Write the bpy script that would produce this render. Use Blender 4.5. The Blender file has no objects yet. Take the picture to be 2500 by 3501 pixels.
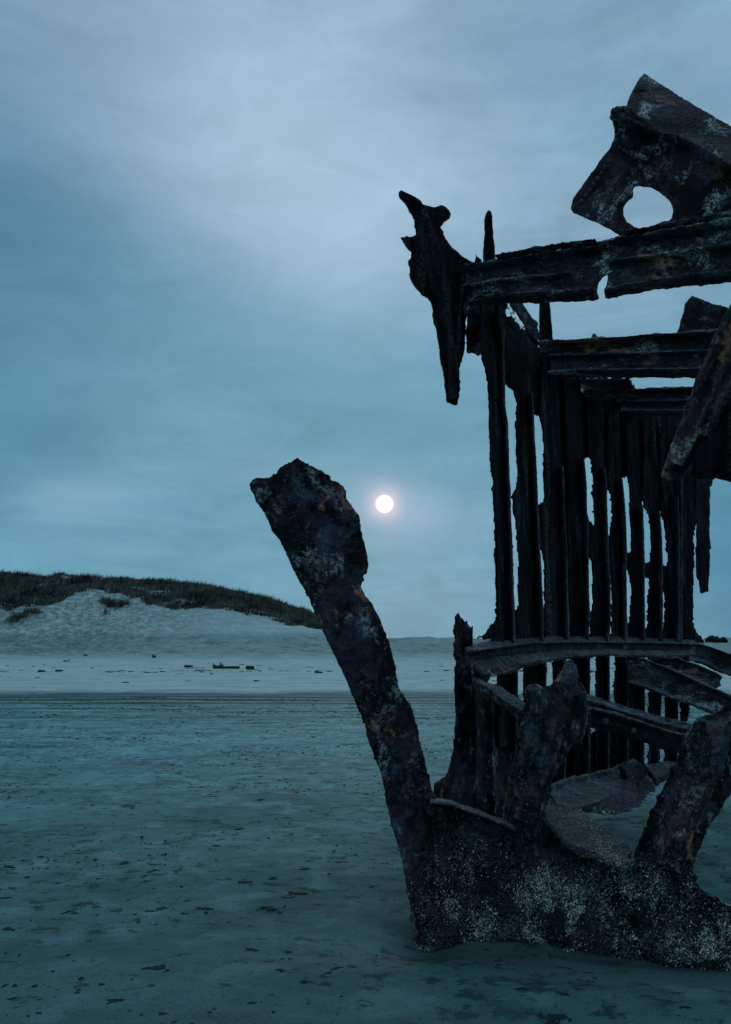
import bpy, bmesh, math, random
import numpy as np
from mathutils import Vector, Matrix
from mathutils.geometry import tessellate_polygon

random.seed(7)
rng = np.random.default_rng(7)
scene = bpy.context.scene
COL = scene.collection
R = math.radians

# ------------------------------------------------------------------ camera
F = 2528.5                       # focal length in pixels of the 2500 x 3501 photograph
VH = 2200.0                      # row of the horizon
EYE = 1.5
PITCH = math.atan((VH - 1750.5) / F)
CP, SP = math.cos(PITCH), math.sin(PITCH)
cam_d = bpy.data.cameras.new('camera')
cam_d.sensor_fit = 'VERTICAL'
cam_d.sensor_height = 36.0
cam_d.lens = 36.0 * F / 3501.0
cam_d.clip_start = 0.05
cam_d.clip_end = 9000
cam = bpy.data.objects.new('camera', cam_d)
cam.location = (0, 0, EYE)
cam.rotation_euler = (math.pi / 2 + PITCH, 0, 0)
COL.objects.link(cam)
scene.camera = cam

# ------------------------------------------------------------------ sky, sun, exposure
SUN_U, SUN_V = 1315.0, 1723.0


def ray(u, v):
    x = (u - 1250.0) / F
    y = -(v - 1750.5) / F
    return Vector((x, CP - y * SP, SP + y * CP))


SUN_DIR = ray(SUN_U, SUN_V).normalized()
SUN_EL = math.asin(SUN_DIR.z)
SUN_AZ = math.atan2(SUN_DIR.x, SUN_DIR.y)


def N(nt, typ, **kw):
    n = nt.nodes.new(typ)
    for k, v in kw.items():
        if k.startswith('i_'):
            n.inputs[k[2:].replace('_', ' ')].default_value = v
        else:
            setattr(n, k, v)
    return n


def ramp(nt, fac, stops, interp='LINEAR'):
    n = nt.nodes.new('ShaderNodeValToRGB')
    n.color_ramp.interpolation = interp
    el = n.color_ramp.elements
    while len(el) < len(stops):
        el.new(0.5)
    for e, (p, c) in zip(el, stops):
        e.position = p
        e.color = (c, c, c, 1) if isinstance(c, (int, float)) else (*c, 1)
    if fac is not None:
        nt.links.new(fac, n.inputs[0])
    return n.outputs[0]


def math_(nt, op, a, b=None, c=None, clamp=False):
    n = nt.nodes.new('ShaderNodeMath')
    n.operation = op
    n.use_clamp = clamp
    for i, s in enumerate((a, b, c)):
        if s is None:
            continue
        if isinstance(s, (int, float)):
            n.inputs[i].default_value = s
        else:
            nt.links.new(s, n.inputs[i])
    return n.outputs[0]


def mixc(nt, fac, a, b, blend='MIX'):
    n = nt.nodes.new('ShaderNodeMix')
    n.data_type = 'RGBA'
    n.blend_type = blend
    for idx, s in ((0, fac), (6, a), (7, b)):
        if isinstance(s, (int, float)):
            n.inputs[idx].default_value = s
        elif isinstance(s, tuple):
            n.inputs[idx].default_value = (*s, 1) if len(s) == 3 else s
        else:
            nt.links.new(s, n.inputs[idx])
    return n.outputs[2]


def noise(nt, vec, scale, detail=4, rough=0.55, dist=0.0):
    n = nt.nodes.new('ShaderNodeTexNoise')
    n.inputs['Scale'].default_value = scale
    n.inputs['Detail'].default_value = detail
    n.inputs['Roughness'].default_value = rough
    n.inputs['Distortion'].default_value = dist
    if vec is not None:
        nt.links.new(vec, n.inputs['Vector'])
    return n.outputs['Fac']


def mapping(nt, vec, scale=(1, 1, 1), loc=(0, 0, 0), rot=(0, 0, 0)):
    n = nt.nodes.new('ShaderNodeMapping')
    n.inputs['Scale'].default_value = scale
    n.inputs['Location'].default_value = loc
    n.inputs['Rotation'].default_value = rot
    nt.links.new(vec, n.inputs['Vector'])
    return n.outputs[0]


def srgb(*c):
    return tuple(((x / 255) / 12.92) if x <= 10 else (((x / 255) + 0.055) / 1.055) ** 2.4 for x in c)


world = bpy.data.worlds.new('World')
scene.world = world
world.use_nodes = True
wn = world.node_tree
for n in list(wn.nodes):
    wn.nodes.remove(n)
w_out = wn.nodes.new('ShaderNodeOutputWorld')
sky = wn.nodes.new('ShaderNodeTexSky')
sky.sky_type = 'NISHITA'
sky.sun_disc = False
sky.sun_elevation = SUN_EL
sky.sun_rotation = SUN_AZ
bg_sky = wn.nodes.new('ShaderNodeBackground')
bg_sky.inputs[1].default_value = 0.05
wn.links.new(sky.outputs[0], bg_sky.inputs[0])
tc = wn.nodes.new('ShaderNodeTexCoord')
DIRV = tc.outputs['Generated']
sep = wn.nodes.new('ShaderNodeSeparateXYZ')
wn.links.new(DIRV, sep.inputs[0])
elev = sep.outputs[2]
# cloud deck: colour by height over the horizon
base = ramp(wn, elev, [
    (0.00, srgb(100, 154, 178)), (0.06, srgb(110, 163, 188)), (0.16, srgb(102, 156, 180)),
    (0.27, srgb(92, 147, 170)), (0.40, srgb(108, 157, 182)), (0.55, srgb(132, 168, 194)), (0.68, srgb(122, 158, 184)),
    (0.78, srgb(132, 166, 190)), (0.88, srgb(168, 198, 218)), (1.0, srgb(190, 216, 233))])   # an overcast deck is brightest overhead


def lobe(u, v, width, px_aspect=1.0, power=1.0):
    """soft bright or dark place in the cloud deck, 'width' in radians"""
    d = ray(u, v).normalized()
    sub = N(wn, 'ShaderNodeVectorMath', operation='SUBTRACT')
    wn.links.new(DIRV, sub.inputs[0])
    sub.inputs[1].default_value = d
    sc = N(wn, 'ShaderNodeVectorMath', operation='MULTIPLY')
    wn.links.new(sub.outputs[0], sc.inputs[0])
    sc.inputs[1].default_value = (1 / (width * px_aspect), 1 / width, 1 / width)
    ln = N(wn, 'ShaderNodeVectorMath', operation='LENGTH')
    wn.links.new(sc.outputs[0], ln.inputs[0])
    g = math_(wn, 'MULTIPLY', math_(wn, 'MULTIPLY', ln.outputs['Value'], ln.outputs['Value']), -1.0)
    return math_(wn, 'EXPONENT', g)


strv = mapping(wn, DIRV, (1.0, 1.0, 2.6), (0.3, 0.1, 0.7), (0, R(12), 0))
n1 = noise(wn, strv, 2.6, 4, 0.5, 0.3)
n2 = noise(wn, mapping(wn, DIRV, (1.4, 1.4, 6.5), (2.1, 0.4, 0.0), (0, R(-6), 0)), 3.2, 5, 0.55, 0.4)
# thin pale cloud and thicker blue-grey cloud
pale = ramp(wn, n1, [(0.40, 0.0), (0.72, 1.0)])
dark = ramp(wn, n2, [(0.42, 1.0), (0.56, 0.0)])
c1 = mixc(wn, math_(wn, 'MULTIPLY', pale, 0.45), base, srgb(158, 186, 207))
c1 = mixc(wn, math_(wn, 'MULTIPLY', dark, 0.30), c1, srgb(84, 132, 158))
streak = ramp(wn, noise(wn, mapping(wn, DIRV, (1.2, 1.2, 11.0), (0.2, 3.4, 0.6), (0, R(-3), 0)), 3.0, 4, 0.5, 0.3), [(0.5, 0.0), (0.70, 1.0)])
low = ramp(wn, elev, [(0.02, 0.0), (0.08, 1.0), (0.22, 1.0), (0.32, 0.0)])
c1 = mixc(wn, math_(wn, 'MULTIPLY', math_(wn, 'MULTIPLY', streak, low), 0.22), c1, srgb(150, 180, 204))
br = lobe(880, 650, 0.23, 1.15)
c1 = mixc(wn, math_(wn, 'MULTIPLY', br, 0.85), c1, srgb(182, 207, 229))
br2 = lobe(330, 130, 0.22, 1.5)
c1 = mixc(wn, math_(wn, 'MULTIPLY', br2, 0.0), c1, srgb(150, 175, 198))
for lu, lv, lw, la, lk, lc in ((-80, 690, 0.15, 1.1, 0.70, (66, 118, 150)), (-120, 1440, 0.13, 1.2, 0.50, (74, 132, 160)), (2700, 1950, 0.20, 1.0, 0.85, (72, 130, 156)),
                               (1500, 1480, 0.12, 2.0, 0.40, (92, 152, 174)), (250, 1700, 0.032, 6.0, 0.55, (144, 180, 206)), (1430, 1775, 0.030, 2.4, 0.32, (164, 186, 214)), (1700, 1790, 0.028, 5.0, 0.30, (136, 172, 200)),
                               (200, 900, 0.11, 1.8, 0.65, (76, 128, 154)), (620, 1130, 0.11, 1.8, 0.60, (84, 138, 162)), (1060, 1320, 0.10, 1.8, 0.45, (98, 154, 176)), (40, 60, 0.16, 1.4, 0.35, (106, 136, 164))):
    c1 = mixc(wn, math_(wn, 'MULTIPLY', lobe(lu, lv, lw, la), lk), c1, srgb(*lc))
mott_ = noise(wn, mapping(wn, DIRV, (1.0, 1.0, 2.2), (4.1, 1.7, 0.3), (0, R(18), 0)), 6.5, 6, 0.62, 0.6)
c1 = mixc(wn, 1.0, c1, ramp(wn, mott_, [(0.30, 0.90), (0.70, 1.10)]), 'MULTIPLY')
# glow of the veiled sun
g1 = lobe(SUN_U, SUN_V, 0.042, 1.25)
g2 = lobe(SUN_U, SUN_V, 0.0185)
c1 = mixc(wn, math_(wn, 'MULTIPLY', g1, 0.36), c1, srgb(186, 200, 222))
c1 = mixc(wn, math_(wn, 'MULTIPLY', g2, 0.80), c1, srgb(255, 226, 240))
bg_cloud = wn.nodes.new('ShaderNodeBackground')
wn.links.new(c1, bg_cloud.inputs[0])
bg_cloud.inputs[1].default_value = 1.0
mx = wn.nodes.new('ShaderNodeMixShader')
mx.inputs[0].default_value = 0.985
wn.links.new(bg_sky.outputs[0], mx.inputs[1])
wn.links.new(bg_cloud.outputs[0], mx.inputs[2])
wn.links.new(mx.outputs[0], w_out.inputs[0])

sun_d = bpy.data.lights.new('sun_light', 'SUN')
sun_d.energy = 0.5
sun_d.angle = R(25)
sun_d.color = (1.0, 0.97, 0.93)
sun_l = bpy.data.objects.new('sun_light', sun_d)
sun_l.rotation_euler = SUN_DIR.to_track_quat('Z', 'Y').to_euler()
COL.objects.link(sun_l)

scene.view_settings.view_transform = 'Standard'
scene.view_settings.look = 'None'
scene.view_settings.exposure = 0.0
scene.view_settings.gamma = 1.0
scene.view_settings.use_curve_mapping = False


# ------------------------------------------------------------------ helpers
def tag(o, label=None, cat=None, group=None, kind=None):
    if label:
        o['label'] = label
    if cat:
        o['category'] = cat
    if group:
        o['group'] = group
    if kind:
        o['kind'] = kind
    return o


def mesh_np(name, verts, faces, smooth=True):
    me = bpy.data.meshes.new(name)
    verts = np.asarray(verts, dtype=np.float32)
    faces = np.asarray(faces, dtype=np.int32)
    k = faces.shape[1]
    me.vertices.add(len(verts))
    me.vertices.foreach_set('co', verts.ravel())
    me.loops.add(faces.size)
    me.loops.foreach_set('vertex_index', faces.ravel())
    me.polygons.add(len(faces))
    me.polygons.foreach_set('loop_start', np.arange(0, faces.size, k, dtype=np.int32))
    me.polygons.foreach_set('use_smooth', np.full(len(faces), smooth))
    me.update(calc_edges=True)
    me.validate()
    return me


def vnoise(x, y, seed=0):
    xi = np.floor(x).astype(np.int64)
    yi = np.floor(y).astype(np.int64)
    xf = x - xi
    yf = y - yi

    def h(a, b):
        n = (a * 374761393 + b * 668265263 + seed * 974711) & 0x7fffffff
        n = ((n ^ (n >> 13)) * 1274126177) & 0x7fffffff
        return ((n ^ (n >> 16)) & 0xffff) / 65535.0
    sx = xf * xf * (3 - 2 * xf)
    sy = yf * yf * (3 - 2 * yf)
    a = h(xi, yi) * (1 - sx) + h(xi + 1, yi) * sx
    b = h(xi, yi + 1) * (1 - sx) + h(xi + 1, yi + 1) * sx
    return a * (1 - sy) + b * sy - 0.5


def fbm(x, y, seed=0, oct=4):
    s = 0
    a = 1.0
    for i in range(oct):
        s = s + a * vnoise(x * 2 ** i + 17.3 * i, y * 2 ** i + 9.1 * i, seed + i)
        a *= 0.5
    return s


def P3(u, v, y):
    d = ray(u, v)
    k = y / d.y
    return Vector((0, 0, EYE)) + d * k


class Plane:
    """upright plane through two places given as picture column and metres ahead of the camera"""
    def __init__(s, u0, y0, u1, y1):
        a = P3(u0, VH, y0)
        b = P3(u1, VH, y1)
        s.p = a
        d = (b - a)
        s.n = Vector((-d.y, d.x, 0)).normalized()
        if s.n.y < 0:
            s.n = -s.n
        s.ext = s.n.copy()

    def at(s, u, v):
        d = ray(u, v)
        o = Vector((0, 0, EYE))
        k = (s.p - o).dot(s.n) / d.dot(s.n)
        return o + d * k


def rough(poly, amp=3.0, step=22):
    out = []
    n = len(poly)
    for i in range(n):
        a = poly[i]
        b = poly[(i + 1) % n]
        out.append(a)
        L = math.hypot(b[0] - a[0], b[1] - a[1])
        m = int(L // step)
        if m and L > 0:
            nx, ny = -(b[1] - a[1]) / L, (b[0] - a[0]) / L
            for j in range(1, m + 1):
                t = j / (m + 1)
                o = random.gauss(0, amp)
                o = max(-2 * amp, min(2 * amp, o))
                out.append((a[0] + (b[0] - a[0]) * t + nx * o, a[1] + (b[1] - a[1]) * t + ny * o))
    return out


def add_ring_solid(bm, front, vec, holes=None, bevel=0.0):
    """closed body: a (maybe holed) outline pushed back along vec"""
    vec = Vector(vec)
    if not holes:
        vf = [bm.verts.new(p) for p in front]
        vb = [bm.verts.new(p + vec) for p in front]
        f0 = bm.faces.new(vf)
        bm.faces.new(list(reversed(vb)))
        n = len(front)
        for i in range(n):
            bm.faces.new((vf[(i + 1) % n], vf[i], vb[i], vb[(i + 1) % n]))
        if bevel:
            es = list(f0.edges)
            bmesh.ops.bevel(bm, geom=es, offset=bevel, offset_type='OFFSET', segments=2, profile=0.6, affect='EDGES', clamp_overlap=True)
        return
    loops = [front] + holes
    flat = [p for l in loops for p in l]
    tris = tessellate_polygon(loops)
    vf = [bm.verts.new(p) for p in flat]
    vb = [bm.verts.new(p + vec) for p in flat]
    for t in tris:
        try:
            bm.faces.new([vf[i] for i in t])
            bm.faces.new([vb[i] for i in reversed(t)])
        except ValueError:
            pass
    k = 0
    for l in loops:
        m = len(l)
        for i in range(m):
            a, b = k + i, k + (i + 1) % m
            try:
                bm.faces.new((vf[b], vf[a], vb[a], vb[b]))
            except ValueError:
                pass
        k += m


def slab(bm, poly, plane, t, holes=None, front=0.0, amp=2.5, bevel=0.0, step=22):
    mid_ = plane.at(sum(p[0] for p in poly) / len(poly), sum(p[1] for p in poly) / len(poly))
    ext = (mid_ - Vector((0, 0, EYE))).normalized()
    pts = [plane.at(*p) - ext * front for p in rough(poly, amp, step)]
    hs = [[plane.at(*p) - ext * front for p in rough(h, amp * .6, 18)] for h in holes] if holes else None
    add_ring_solid(bm, pts, ext * t, hs, bevel)


def solid3(bm, pts, vec, amp=0.0):
    add_ring_solid(bm, [P3(*p) for p in pts], vec)


def strip_solid(bm, A, B, vec):
    """one closed body: the band between two point rows, pushed back along vec"""
    vec = Vector(vec)
    n = len(A)
    a = [bm.verts.new(p) for p in A]
    b = [bm.verts.new(p) for p in B]
    c = [bm.verts.new(p + vec) for p in A]
    d = [bm.verts.new(p + vec) for p in B]
    for i in range(n - 1):
        bm.faces.new((a[i], a[i + 1], b[i + 1], b[i]))
        bm.faces.new((c[i + 1], c[i], d[i], d[i + 1]))
        bm.faces.new((a[i + 1], a[i], c[i], c[i + 1]))
        bm.faces.new((b[i], b[i + 1], d[i + 1], d[i]))
    bm.faces.new((a[0], b[0], d[0], c[0]))
    bm.faces.new((b[-1], a[-1], c[-1], d[-1]))


def tube(bm, pts, ra, rb=None, seg=8):
    """bar along 3-D points; ra = half depth, rb = half height (numbers or lists)"""
    n = len(pts)
    rings = []
    for i, p in enumerate(pts):
        d = (pts[min(i + 1, n - 1)] - pts[max(i - 1, 0)]).normalized()
        side = Vector((0, 1, 0)) - d * d.y
        if side.length < 1e-3:
            side = Vector((1, 0, 0))
        side.normalize()
        up = d.cross(side).normalized()
        A = ra[i] if isinstance(ra, (list, tuple)) else ra
        B = rb if rb is not None else A
        B = B[i] if isinstance(B, (list, tuple)) else B
        rings.append([bm.verts.new(p + side * math.cos(k * 2 * math.pi / seg) * A + up * math.sin(k * 2 * math.pi / seg) * B) for k in range(seg)])
    for a, b in zip(rings, rings[1:]):
        for k in range(seg):
            bm.faces.new((a[k], a[(k + 1) % seg], b[(k + 1) % seg], b[k]))
    bm.faces.new(list(reversed(rings[0])))
    bm.faces.new(rings[-1])


def ptube(bm, pxs, plane, ra, rb=None, off=0.0):
    tube(bm, [plane.at(u, v) - plane.ext * off for u, v in pxs], ra, rb)


PENDING = []
ABS = {}                         # world place of every part
TEX = {}


def disp_tex(size):
    if size not in TEX:
        t = bpy.data.textures.new('corrosion', 'CLOUDS')
        t.noise_scale = size
        t.noise_depth = 3
        TEX[size] = t
    return TEX[size]


def corrode(bm, name, mat, parent, voxel=0.011, d1=0.035, d2=0.014, s1=0.16, s2=0.022, label=None, mid=0.68):
    """links the body as one part; the eroded skin is grown over it at the end"""
    me = bpy.data.meshes.new(name)
    bm.to_mesh(me)
    bm.free()
    n = len(me.vertices)
    co = np.empty(n * 3, dtype=np.float32)
    me.vertices.foreach_get('co', co)
    c = Vector(co.reshape(-1, 3).mean(0).tolist())
    me.transform(Matrix.Translation(-c))
    o = bpy.data.objects.new(name, me)
    COL.objects.link(o)
    o.location = c - ABS.get(parent.name, parent.location)
    ABS[o.name] = c
    o.parent = parent
    m = o.modifiers.new('r', 'REMESH')
    m.mode = 'VOXEL'
    m.voxel_size = voxel * 1.30
    m.use_smooth_shade = True
    for s, st in ((s1, d1), (s2, d2)):
        if st:
            d = o.modifiers.new('d', 'DISPLACE')
            d.texture = disp_tex(s)
            d.texture_coords = 'GLOBAL'
            d.strength = st
            d.mid_level = mid
    me.materials.append(mat)
    if label:
        o['label'] = label
    PENDING.append(o)
    return o


def finish_pending():
    bpy.context.view_layer.update()
    dg = bpy.context.evaluated_depsgraph_get()
    res = []
    for o in PENDING:
        ev = o.evaluated_get(dg)
        me = bpy.data.meshes.new_from_object(ev)
        res.append((o, me))
    for o, me in res:
        old = o.data
        mats = list(old.materials)
        o.modifiers.clear()
        o.data = me
        me.name = old.name
        me.materials.clear()
        for m in mats:
            me.materials.append(m)
        if len(me.polygons):
            me.polygons.foreach_set('use_smooth', np.ones(len(me.polygons), dtype=bool))
            me.polygons.foreach_set('material_index', np.zeros(len(me.polygons), dtype=np.int32))
        bpy.data.meshes.remove(old)
    PENDING.clear()


# ------------------------------------------------------------------ materials
def new_mat(name):
    m = bpy.data.materials.new(name)
    m.use_nodes = True
    nt = m.node_tree
    b = nt.nodes['Principled BSDF']
    return m, nt, b


def rust_mat(name, grain=(1, 1, 1), streak=None, weather_light=0.35, pale=0.5, rust=0.5, purple=0.5, fleck=0.4, rough_=0.62, seed=0.0, base=1.0, crust=0.0, spec=0.2, wear_light=0.75, side=0.05):
    m, nt, b = new_mat(name)
    tcn = nt.nodes.new('ShaderNodeTexCoord')
    oi = nt.nodes.new('ShaderNodeObjectInfo')
    add = N(nt, 'ShaderNodeVectorMath', operation='ADD')
    nt.links.new(tcn.outputs['Object'], add.inputs[0])
    nt.links.new(math_(nt, 'MULTIPLY', oi.outputs['Random'], 37.0), add.inputs[1])
    vec = add.outputs[0]
    gv = mapping(nt, vec, grain, (seed, seed * 2, 0))
    nA = noise(nt, gv, 3.2, 6, 0.6, 0.5)
    nB = noise(nt, gv, 7.0, 6, 0.62, 0.8)
    nC = noise(nt, mapping(nt, gv, (1, 1, 1), (5, 3, 1)), 4.5, 7, 0.66, 0.4)
    nD = noise(nt, mapping(nt, vec, (1, 1, 1), (9, 2, 4)), 52.0, 5, 0.8)
    nE = noise(nt, gv, 26.0, 6, 0.65)
    col = ramp(nt, nA, [(0.30, (0.003, 0.004, 0.0045)), (0.50, (0.0045, 0.0055, 0.006)), (0.55, (0.030, 0.013, 0.020)),
                        (0.64, (0.022, 0.029, 0.042)), (0.72, (0.005, 0.006, 0.007))])
    pm = math_(nt, 'MULTIPLY', ramp(nt, nB, [(0.53, 0.0), (0.66, 1.0)]), purple)
    pm = math_(nt, 'MULTIPLY', pm, ramp(nt, nE, [(0.36, 0.3), (0.60, 1.0)]))
    col = mixc(nt, pm, col, (0.115, 0.044, 0.066))
    blue = math_(nt, 'MULTIPLY', ramp(nt, noise(nt, mapping(nt, gv, (1, 1, 1), (1, 7, 3)), 5.5, 5, 0.6), [(0.55, 0.0), (0.68, 1.0)]), 0.8)
    blue = math_(nt, 'MULTIPLY', blue, ramp(nt, nD, [(0.38, 0.15), (0.60, 1.0)]))
    col = mixc(nt, blue, col, (0.080, 0.112, 0.148))
    rm = math_(nt, 'MULTIPLY', ramp(nt, noise(nt, mapping(nt, gv, (1, 1, 1), (3, 1, 8)), 3.6, 8, 0.68), [(0.58, 0.0), (0.63, 1.0)]), rust)
    rm = math_(nt, 'MULTIPLY', rm, ramp(nt, nD, [(0.36, 0.35), (0.56, 1.0)]))
    col = mixc(nt, rm, col, (0.42, 0.20, 0.105))
    pl = math_(nt, 'MULTIPLY', math_(nt, 'MULTIPLY', ramp(nt, nC, [(0.55, 0.0), (0.64, 1.0)]), ramp(nt, nD, [(0.46, 0.0), (0.56, 1.0)])), pale)
    col = mixc(nt, pl, col, (0.52, 0.56, 0.56))
    vo = nt.nodes.new('ShaderNodeTexVoronoi')
    vo.inputs['Scale'].default_value = 60
    nt.links.new(vec, vo.inputs['Vector'])
    fl = math_(nt, 'MULTIPLY', math_(nt, 'MULTIPLY', ramp(nt, vo.outputs['Distance'], [(0.12, 1.0), (0.26, 0.0)]),
                                     ramp(nt, noise(nt, vec, 5.0, 4, 0.6), [(0.56, 0.0), (0.66, 1.0)])), fleck)
    col = mixc(nt, fl, col, (0.46, 0.46, 0.42))
    if weather_light:
        g4 = nt.nodes.new('ShaderNodeNewGeometry')
        s4 = nt.nodes.new('ShaderNodeSeparateXYZ')
        nt.links.new(g4.outputs['True Normal'], s4.inputs[0])
        upf = ramp(nt, s4.outputs[2], [(0.15, side), (0.75, 1.0)])  # bleached grey, with the light on up-turned faces put into the colour
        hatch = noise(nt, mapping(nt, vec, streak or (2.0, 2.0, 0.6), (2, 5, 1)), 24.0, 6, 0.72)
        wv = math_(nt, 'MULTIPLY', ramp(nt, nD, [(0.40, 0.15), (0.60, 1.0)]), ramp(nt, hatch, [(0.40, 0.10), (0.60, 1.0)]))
        col = mixc(nt, math_(nt, 'MULTIPLY', math_(nt, 'MULTIPLY', wv, upf), weather_light, clamp=True), col, (0.25, 0.30, 0.325))
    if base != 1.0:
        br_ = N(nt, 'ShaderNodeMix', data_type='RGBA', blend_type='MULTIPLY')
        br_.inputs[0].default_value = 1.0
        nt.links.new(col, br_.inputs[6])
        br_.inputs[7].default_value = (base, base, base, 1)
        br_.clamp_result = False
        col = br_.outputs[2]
    if crust:
        v2 = nt.nodes.new('ShaderNodeTexVoronoi')
        v2.inputs['Scale'].default_value = 140
        nt.links.new(vec, v2.inputs['Vector'])
        cell = ramp(nt, v2.outputs['Distance'], [(0.26, 1.0), (0.52, 0.0)])
        rnd = N(nt, 'ShaderNodeSeparateColor')
        nt.links.new(v2.outputs['Color'], rnd.inputs[0])
        cell = math_(nt, 'MULTIPLY', cell, ramp(nt, rnd.outputs[0], [(0.20, 0.0), (0.70, 1.0)]))
        g3 = nt.nodes.new('ShaderNodeNewGeometry')
        s3 = nt.nodes.new('ShaderNodeSeparateXYZ')
        nt.links.new(g3.outputs['Position'], s3.inputs[0])
        patch_ = ramp(nt, noise(nt, vec, 6.0, 5, 0.65), [(0.36, 0.0), (0.56, 1.0)])
        tide = ramp(nt, math_(nt, 'ADD', s3.outputs[2], math_(nt, 'MULTIPLY', noise(nt, vec, 3.0, 3), 0.3)), [(0.50, 1.0), (0.80, 0.0)])
        col = mixc(nt, math_(nt, 'MULTIPLY', math_(nt, 'MULTIPLY', cell, patch_), math_(nt, 'MULTIPLY', tide, crust)), col, (0.42, 0.45, 0.45))
    # worn ridges, paled further to put their edge highlights into the colour
    geo = nt.nodes.new('ShaderNodeNewGeometry')
    ed = math_(nt, 'MULTIPLY', ramp(nt, geo.outputs['Pointiness'], [(0.515, 0.0), (0.60, 1.0)]), ramp(nt, nE, [(0.38, 0.05), (0.60, 1.0)]))
    col = mixc(nt, math_(nt, 'MULTIPLY', ed, wear_light), col, (0.21, 0.215, 0.25))
    nt.links.new(col, b.inputs['Base Color'])
    nt.links.new(ramp(nt, nE, [(0.3, rough_ - 0.12), (0.7, rough_ + 0.2)]), b.inputs['Roughness'])
    b.inputs['Specular IOR Level'].default_value = spec
    h = math_(nt, 'ADD', math_(nt, 'MULTIPLY', nE, 0.8), math_(nt, 'MULTIPLY', nD, 0.5))
    h = math_(nt, 'ADD', h, math_(nt, 'MULTIPLY', noise(nt, mapping(nt, vec, streak or tuple(2.2 if g == max(grain) else 0.35 * g for g in grain)), 22.0, 5, 0.6), 0.9))
    bp = N(nt, 'ShaderNodeBump')
    bp.inputs['Strength'].default_value = 1.0
    bp.inputs['Distance'].default_value = 0.03
    nt.links.new(h, bp.inputs['Height'])
    nt.links.new(bp.outputs[0], b.inputs['Normal'])
    return m


M_UP = rust_mat('rust_upright', (1.6, 1.6, 0.22), pale=0.40, rust=0.2, purple=0.5, fleck=0.2, base=0.5, spec=0.08, wear_light=0.45)
M_BEAM = rust_mat('rust_beam', (0.45, 1.3, 1.3), streak=(0.12, 2.2, 2.2), weather_light=0.8, pale=1.0, rust=1.0, purple=0.9, fleck=0.2, seed=3, base=1.9, side=0.18, spec=0.3, rough_=0.55)
M_STEM = rust_mat('rust_stem', (1.4, 1.4, 1.2), pale=0.5, rust=0.7, purple=0.6, fleck=0.6, seed=7, base=1.6, spec=0.14)
M_PLATE = rust_mat('rust_plate', (0.9, 0.9, 0.9), pale=0.85, rust=0.35, purple=0.6, fleck=0.3, seed=11, base=1.5, spec=0.16)
M_LEDGE = rust_mat('rust_ledge', (0.5, 1.0, 0.7), streak=(0.5, 2.0, 0.6), pale=0.45, rust=0.25, purple=0.3, fleck=0.6, seed=15, weather_light=0.95, spec=0.3, rough_=0.55)
M_FLANGE_LIT = rust_mat('flange_highlight', (1.6, 1.6, 0.25), pale=0.5, rust=0.1, purple=0.9, fleck=0.1, seed=23, weather_light=1.5, side=0.45)  # pale streaks put the highlights on the flange edges into the colour
M_CRUST = rust_mat('crusted_plate', (0.8, 0.8, 0.8), pale=0.4, rust=0.5, purple=0.3, fleck=0.6, seed=27, crust=0.8, base=0.45, weather_light=0.3)
M_RED = rust_mat('rust_red', (1.2, 1.2, 0.7), pale=0.5, rust=0.8, purple=1.3, fleck=0.5, seed=19, base=1.6, spec=0.16)


def simple_mat(name, col, col2, scale, rough_=0.9, bump=0.3, dist=0.01, grain=(1, 1, 1)):
    m, nt, b = new_mat(name)
    tcn = nt.nodes.new('ShaderNodeTexCoord')
    v = mapping(nt, tcn.outputs['Object'], grain)
    n = noise(nt, v, scale, 6, 0.65)
    nt.links.new(ramp(nt, n, [(0.35, col), (0.65, col2)]), b.inputs['Base Color'])
    b.inputs['Roughness'].default_value = rough_
    b.inputs['Specular IOR Level'].default_value = 0.25
    bp = N(nt, 'ShaderNodeBump')
    bp.inputs['Strength'].default_value = bump
    bp.inputs['Distance'].default_value = dist
    nt.links.new(n, bp.inputs['Height'])
    nt.links.new(bp.outputs[0], b.inputs['Normal'])
    return m


M_WOOD = simple_mat('driftwood_dark', (0.018, 0.018, 0.017), (0.055, 0.052, 0.046), 6.0, grain=(1, 6, 6))
M_WOODP = simple_mat('driftwood_pale', (0.30, 0.30, 0.28), (0.42, 0.41, 0.38), 6.0, grain=(1, 6, 6))
M_WRACK_SAND = simple_mat('wrack', (0.010, 0.017, 0.0165), (0.030, 0.048, 0.046), 40.0, rough_=0.95)  # also colours the disturbed-sand patches
M_WRACK_SAND.node_tree.nodes['Principled BSDF'].inputs['Specular IOR Level'].default_value = 0.05
M_FOAM = simple_mat('foam', (0.6, 0.6, 0.6), (0.75, 0.75, 0.75), 10.0)


def island_mat(name, stops, rough_=0.85, spec=0.2):
    m, nt, b = new_mat(name)
    g = nt.nodes.new('ShaderNodeNewGeometry')
    nt.links.new(ramp(nt, g.outputs['Random Per Island'], stops), b.inputs['Base Color'])
    b.inputs['Roughness'].default_value = rough_
    b.inputs['Specular IOR Level'].default_value = spec
    return m


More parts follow.
